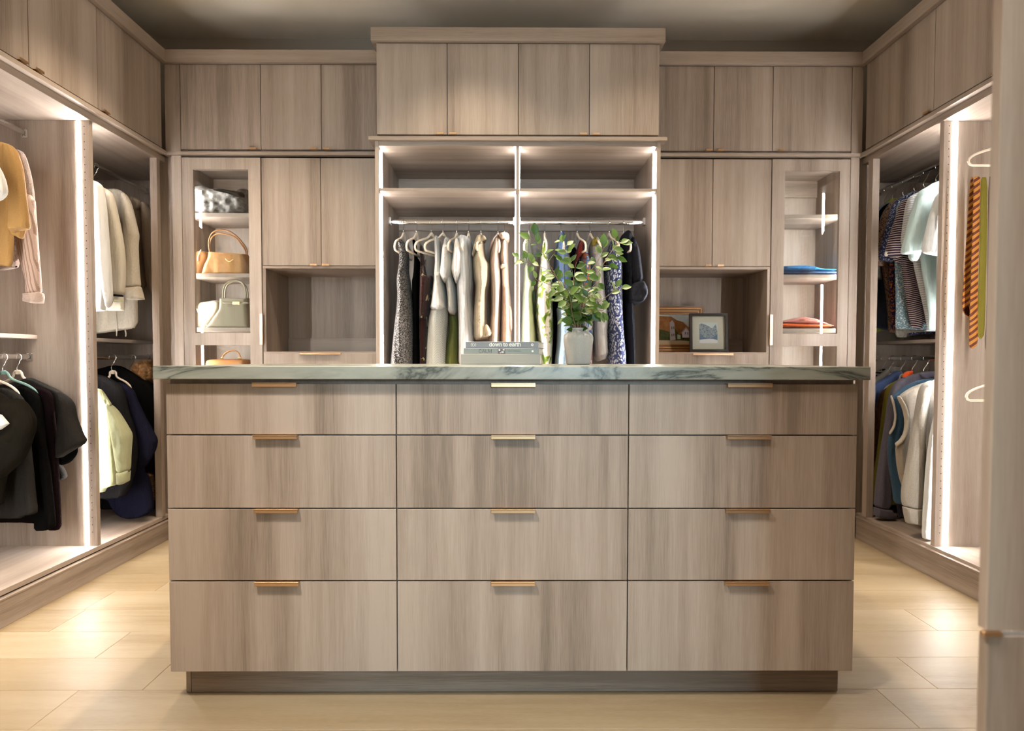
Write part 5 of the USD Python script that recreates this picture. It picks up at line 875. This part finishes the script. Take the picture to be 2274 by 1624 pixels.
for x, z in ((-.020, .085), (-.009, .086), (-.020, .045), (-.009, .046), (.055, .055), (.068, .055)): flat(cv, 'painted_window', [(x, B+z), (x+.004, B+z), (x+.004, B+z+.014), (x, B+z+.014)], .0007, 'canvas_dark')
W, H = .200, .207
t = leaning('small black-framed print of blue winter trees', 1.0685, 3.632, .972, -7, -4)
frame4(t, W, H, [(0, .0135, -.012, .012)], 'black_frame')
mt = flat(t, 'mat', [(-W/2+.012, .012), (W/2-.012, .012), (W/2-.012, H-.012), (-W/2+.012, H-.012)], .004, 'matboard', .004)
pr = flat(t, 'print', [(-.049, .047), (.049, .047), (.049, .160), (-.049, .160)], .0030, 'print_pale')
flat(pr, 'printed_trees', [(-.047, .066), (.047, .066), (.047, .115), (.040, .150), (.02, .128), (0, .140), (-.02, .150), (-.035, .155), (-.047, .150)], .0022, 'print_trees')
flat(pr, 'printed_bushes', [(-.047, .062), (.047, .062), (.047, .098), (.036, .090), (.024, .078), (0, .072), (-.024, .080), (-.036, .094), (-.047, .100)], .0016, 'print_deep')
flat(pr, 'printed_snow', [(-.047, .049), (.047, .049), (.047, .064), (.02, .072), (-.02, .070), (-.047, .066)], .0010, 'print_snow')
part(t, 'glass_pane', box(-W/2+.012, W/2-.012, -.004, -.002, .012, H-.012, 0), 'picture_glass', local=True)

# ------------------------------------------------------------------ books on the island
plain('book_cream', (.40, .385, .35), .6); plain('book_grey', (.235, .255, .285), .5); plain('book_sage', (.26, .295, .29), .5); plain('ink_white', (.86, .86, .84), .6); plain('ink_dark', (.06, .06, .06), .6); plain('ink_grey', (.10, .115, .11), .6); plain('photo_purple', (.16, .12, .15), .5)
mat('pages', {'gp': ('geometry', {}), 'mp': ('mapping', {'mapping_type': 'point', 'scale': (8, 8, 2600)}), 'n': ('noise_texture', {'scale': 1., 'detail': 1.}), 'r': ('rgb_ramp', {'ramp': [(.2, (.56, .52, .48)), (.7, (.80, .76, .72))]}), 'p': ('principled_bsdf', {'roughness': .8})},
    [('gp.position', 'mp.vector'), ('mp.vector', 'n.vector'), ('n.fac', 'r.fac'), ('r.color', 'p.base_color')])
CT = .9142
def book(label, xs, xe, z0, z1, rz, D, cover, texts):
    """Spine towards the camera at y 2.40, xs..xe wide; the whole book is turned by rz about its spine's right end."""
    W_, h = xe-xs, z1-z0
    t = thing('book', label, 'book', (xe, 2.40, z0), rz=rz)
    b = .0022
    part(t, 'cover', join(box(-W_, 0, 0, D, 0, b, .0006), box(-W_, 0, 0, D, h-b, h, .0006), box(-W_, 0, 0, b*1.3, b*.9, h-b*.9, .0003)), cover, local=True)
    part(t, 'page_block', box(-W_+.003, -.003, b*1.3, D-.004, b, h-b, 0), 'pages', local=True)
    for nm, tx, hgt, x, z, m, bold in texts:
        e = meshkit.text_mesh(tx, hgt, .0005, bold); e.apply_transform(np.array([[1, 0, 0, x], [0, 0, 1, -.0005], [0, 1, 0, z], [0, 0, 0, 1.]])); e.fix_normals()
        part(t, nm, e, m, local=True)
    return t
z1, z2, z3 = CT+.0365, CT+.0365+.0218, CT+.0365+.0218+.0222
book('thick blank cream book at the bottom of the stack', -.168, .112, CT, z1, -5, .22, 'book_cream', [])
t = book('pale sage book with a thin grey title, middle of the stack', -.160, .1085, z1, z2, -7, .21, 'book_sage', [('title', 'CALM', .0125, -.2155, .0045, 'ink_grey', False), ('author', 'SALLY DENNING', .0042, -.1110, .0088, 'ink_grey', False)])
ph = box(-.146, -.119, -.0008, .0002, .0006, .0212, 0); part(t, 'cover_photo', ph, 'photo_purple', local=True)
for k, (x, z, a, b) in enumerate(((-.143, .011, .006, .007), (-.133, .004, .008, .006), (-.128, .013, .006, .005), (-.138, .003, .003, .004))): part(t, 'photo_highlight', box(x, x+a, -.0012, -.0006, z, z+b, 0), 'print_pale', local=True)
part(t, 'emblem', trimesh.creation.cylinder(.0036, .0006, sections=24, transform=np.array([[1, 0, 0, -.0225], [0, 0, -1, -.0004], [0, 1, 0, .0105], [0, 0, 0, 1]])), 'ink_white', local=True)
t = book('grey-blue book with a white title on top of the stack', -.1545, .1060, z2, z3, -9, .21, 'book_grey', [('title', 'down to earth', .0128, -.176, .0062, 'ink_white', True)])
ring_ = trimesh.creation.annulus(.0022, .0044, .0006, sections=24); ring_.apply_transform(np.array([[1, 0, 0, -.0215], [0, 0, -1, -.0002], [0, 1, 0, .011], [0, 0, 0, 1]])); part(t, 'emblem', ring_, 'ink_white', local=True)
part(t, 'ornament', join(*[tube([(-.232+.011*math.cos(q), -.0004, .011+.007*math.sin(q)), (-.232+.004*math.cos(q), -.0004, .011+.003*math.sin(q))], .0005, 4) for q in np.linspace(0, 2*math.pi, 9)[:-1]]), 'ink_white', local=True)

# ------------------------------------------------------------------ vase and branches
VX, VY = .2568, 2.50
single('vase', lathe([(0, 0), (.040, 0), (.0435, .002), (.0465, .020), (.0500, .055), (.0545, .090), (.0548, .098), (.0515, .108), (.0400, .119), (.0318, .1255), (.0300, .129), (.0305, .1325), (.0285, .1335), (.0265, .131), (.0262, .125), (.036, .112), (.047, .100), (.046, .085), (.038, .015), (.0, .012)], 56, (VX, VY, CT)),
       'ceramic', 'matt white stoneware vase on the island countertop', 'vase', smooth=50)
def bp(x, y, Y):
    px, py = 1120+x/6.497, 490+y/6.497
    w_ = d0 + r1*(px-1137)/FOCAL_PX - u1*(py-cy)/FOCAL_PX
    return np.array([0, 0, eye]) + w_*(Y/w_[1])
def leaf(at, d, nrm, L, Wd, m, parent, bend):
    d = d/np.linalg.norm(d); s = np.cross(nrm, d); s /= np.linalg.norm(s)+1e-9; n = np.cross(d, s)
    us = np.array([0, .10, .25, .42, .60, .78, .92, 1.0]); ws = np.array([.03, .34, .80, 1.0, .92, .60, .24, .0])*Wd/2
    V, F = [], []
    for u, wd in zip(us, ws):
        c = at + d*(u*L) + n*(-bend*L*u*u)
        V += [c - s*wd + n*wd*.22, c, c + s*wd + n*wd*.22]
    for i in range(len(us)-1):
        a = 3*i
        F += [(a, a+1, a+4), (a, a+4, a+3), (a+1, a+2, a+5), (a+1, a+5, a+4)]
    V = np.array(V); me = (V, np.array(F))
    part(parent, 'leaf', me, m, smooth=True)
BR = [  # points of each stem (drawing units), depth at the tip, leaf spacing start
    ([(985, 1540), (930, 1290), (830, 1000), (700, 720), (560, 480), (400, 240)], 2.44, .45),
    ([(975, 1540), (880, 1300), (760, 1000), (560, 890), (430, 840)], 2.40, .45),
    ([(990, 1540), (900, 1250), (780, 850), (600, 700), (330, 610), (190, 540)], 2.50, .50),
    ([(1000, 1540), (940, 1200), (860, 830), (860, 500), (830, 290)], 2.56, .35),
    ([(1030, 1540), (1010, 1200), (1000, 900), (960, 640), (900, 430)], 2.42, .35),
    ([(1050, 1540), (1060, 1200), (1090, 900), (1180, 720), (1175, 600)], 2.44, .30),
    ([(1060, 1540), (1110, 1150), (1180, 850), (1310, 640), (1430, 380)], 2.50, .40),
    ([(1075, 1540), (1140, 1240), (1250, 900), (1420, 640), (1560, 420), (1680, 290)], 2.55, .45),
    ([(1085, 1540), (1200, 1320), (1360, 1180), (1500, 1080), (1640, 940)], 2.46, .60),
    ([(1080, 1540), (1180, 1380), (1300, 1310), (1440, 1300)], 2.42, .60),
    ([(1000, 1540), (960, 1280), (850, 1080), (700, 1060)], 2.38, .40),
    ([(1040, 1540), (1100, 1250), (1230, 1000), (1370, 880)], 2.40, .40),
    ([(1045, 1540), (1050, 1280), (1010, 1000), (1010, 780), (1040, 600)], 2.40, .35),
    ([(1065, 1540), (1110, 1320), (1180, 1150), (1300, 1060)], 2.36, .40),
    ([(1010, 1540), (980, 1350), (960, 1180), (920, 1020), (840, 900)], 2.36, .45)]
rs = np.random.default_rng(11)
EXTRA = [(0, [(440, 120), (290, 215), (480, 240)]), (2, [(165, 500), (300, 490), (380, 520), (440, 620), (230, 590)]), (3, [(830, 260), (950, 320), (810, 440), (790, 540), (900, 540)]), (6, [(1430, 270), (1370, 410), (1460, 330), (1450, 490)]),
         (7, [(1700, 560), (1600, 380), (1580, 660), (1740, 290), (1780, 320), (1590, 180), (1660, 470), (1500, 560)]), (8, [(1650, 900), (1760, 960), (1610, 1030)]), (9, [(1330, 1300), (1470, 1230), (1460, 1390)])]
for bi, (pts, ytip, start) in enumerate(BR):
    n = len(pts); Ys = np.linspace(VY-.004*((bi % 3)-1), ytip, n)
    P_ = [bp(x, y, Y) for (x, y), Y in zip(pts, Ys)]
    base = P_[0].copy(); P_[0] = np.array([VX + (base[0]-VX)*.55, VY + .018*math.sin(bi*2.1), CT+.128])
    foot = np.array([VX - (base[0]-VX)*.4, VY - .015*math.sin(bi*2.1), CT+.022])
    path = spline([foot] + P_, 46)
    lab = {0: 'tall leafy branch leaning left to the highest leaf of the vase arrangement', 1: 'low leafy branch drooping left over the palm print dress', 2: 'leafy branch reaching furthest left, across the centre light strip', 3: 'upright leafy branch left of the vase centre with pale top leaves',
           6: 'leafy branch rising right of centre in the vase', 7: 'tall leafy branch reaching up to the charcoal jacket collar', 8: 'thin branch reaching furthest right with two pale leaves at its tip', 9: 'lowest branch on the right of the vase with drooping leaves', 10: 'short low leafy branch on the left of the vase'}.get(bi)
    t = thing('leafy_branch', lab or 'short leafy branch in the dense middle of the vase arrangement', 'branch', tuple(foot), None if lab else 'inner leafy branches in the vase')
    stem = part(t, 'stem', tube(path, np.linspace(.0021, .0008, 46), 6), 'twig', smooth=True)
    L0 = int(46*start); k = L0
    while k < 46:
        tan = path[min(k+1, 45)] - path[k-1]; tan /= np.linalg.norm(tan)
        for sgn in (-1, 1):
            if k < 44 and rs.random() < .22: continue
            side = np.cross(tan, np.array([0, 1, 0])); side /= np.linalg.norm(side)+1e-9
            d = tan*rs.uniform(.15, .8) + sgn*side*rs.uniform(.6, 1.1) + np.array([0, rs.uniform(-.6, .35), rs.uniform(-.35, .25)])
            nr = np.array([rs.uniform(-.5, .5), -rs.uniform(.3, 1.), rs.uniform(.1, 1.)])
            Lf = rs.uniform(.029, .049)*(1.0 if k < 40 else .85)
            m = 'leaf_pale' if (k > 40 and rs.random() < .5) else ('leaf_dark' if rs.random() < .28 else 'leaf_green')
            leaf(path[k] + d*.003, d, nr, Lf, Lf*rs.uniform(.58, .74), m, stem, rs.uniform(.02, .25))
        k += int(rs.integers(3, 6))
    for b2, spots in EXTRA:
        if b2 == bi:
            for x, y in spots:
                c = bp(x, y, ytip); j = int(np.argmin(np.linalg.norm(path[20:] - c, axis=1))) + 20
                j = max(j-2, 8); d = c - path[j]; gap = np.linalg.norm(d)
                Lf = min(.048, max(.034, gap)); d = d/(gap+1e-9)
                if gap > .03: part(t, 'twig', tube([path[j], path[j] + d*(gap-.015)], .0007, 5), 'twig', smooth=True)
                leaf(path[j] + d*max(0, gap-Lf*.5), d, np.array([rs.uniform(-.3, .3), -.8, .5]), Lf, Lf*.62, 'leaf_green' if rs.random() < .7 else 'leaf_pale', stem, .1)
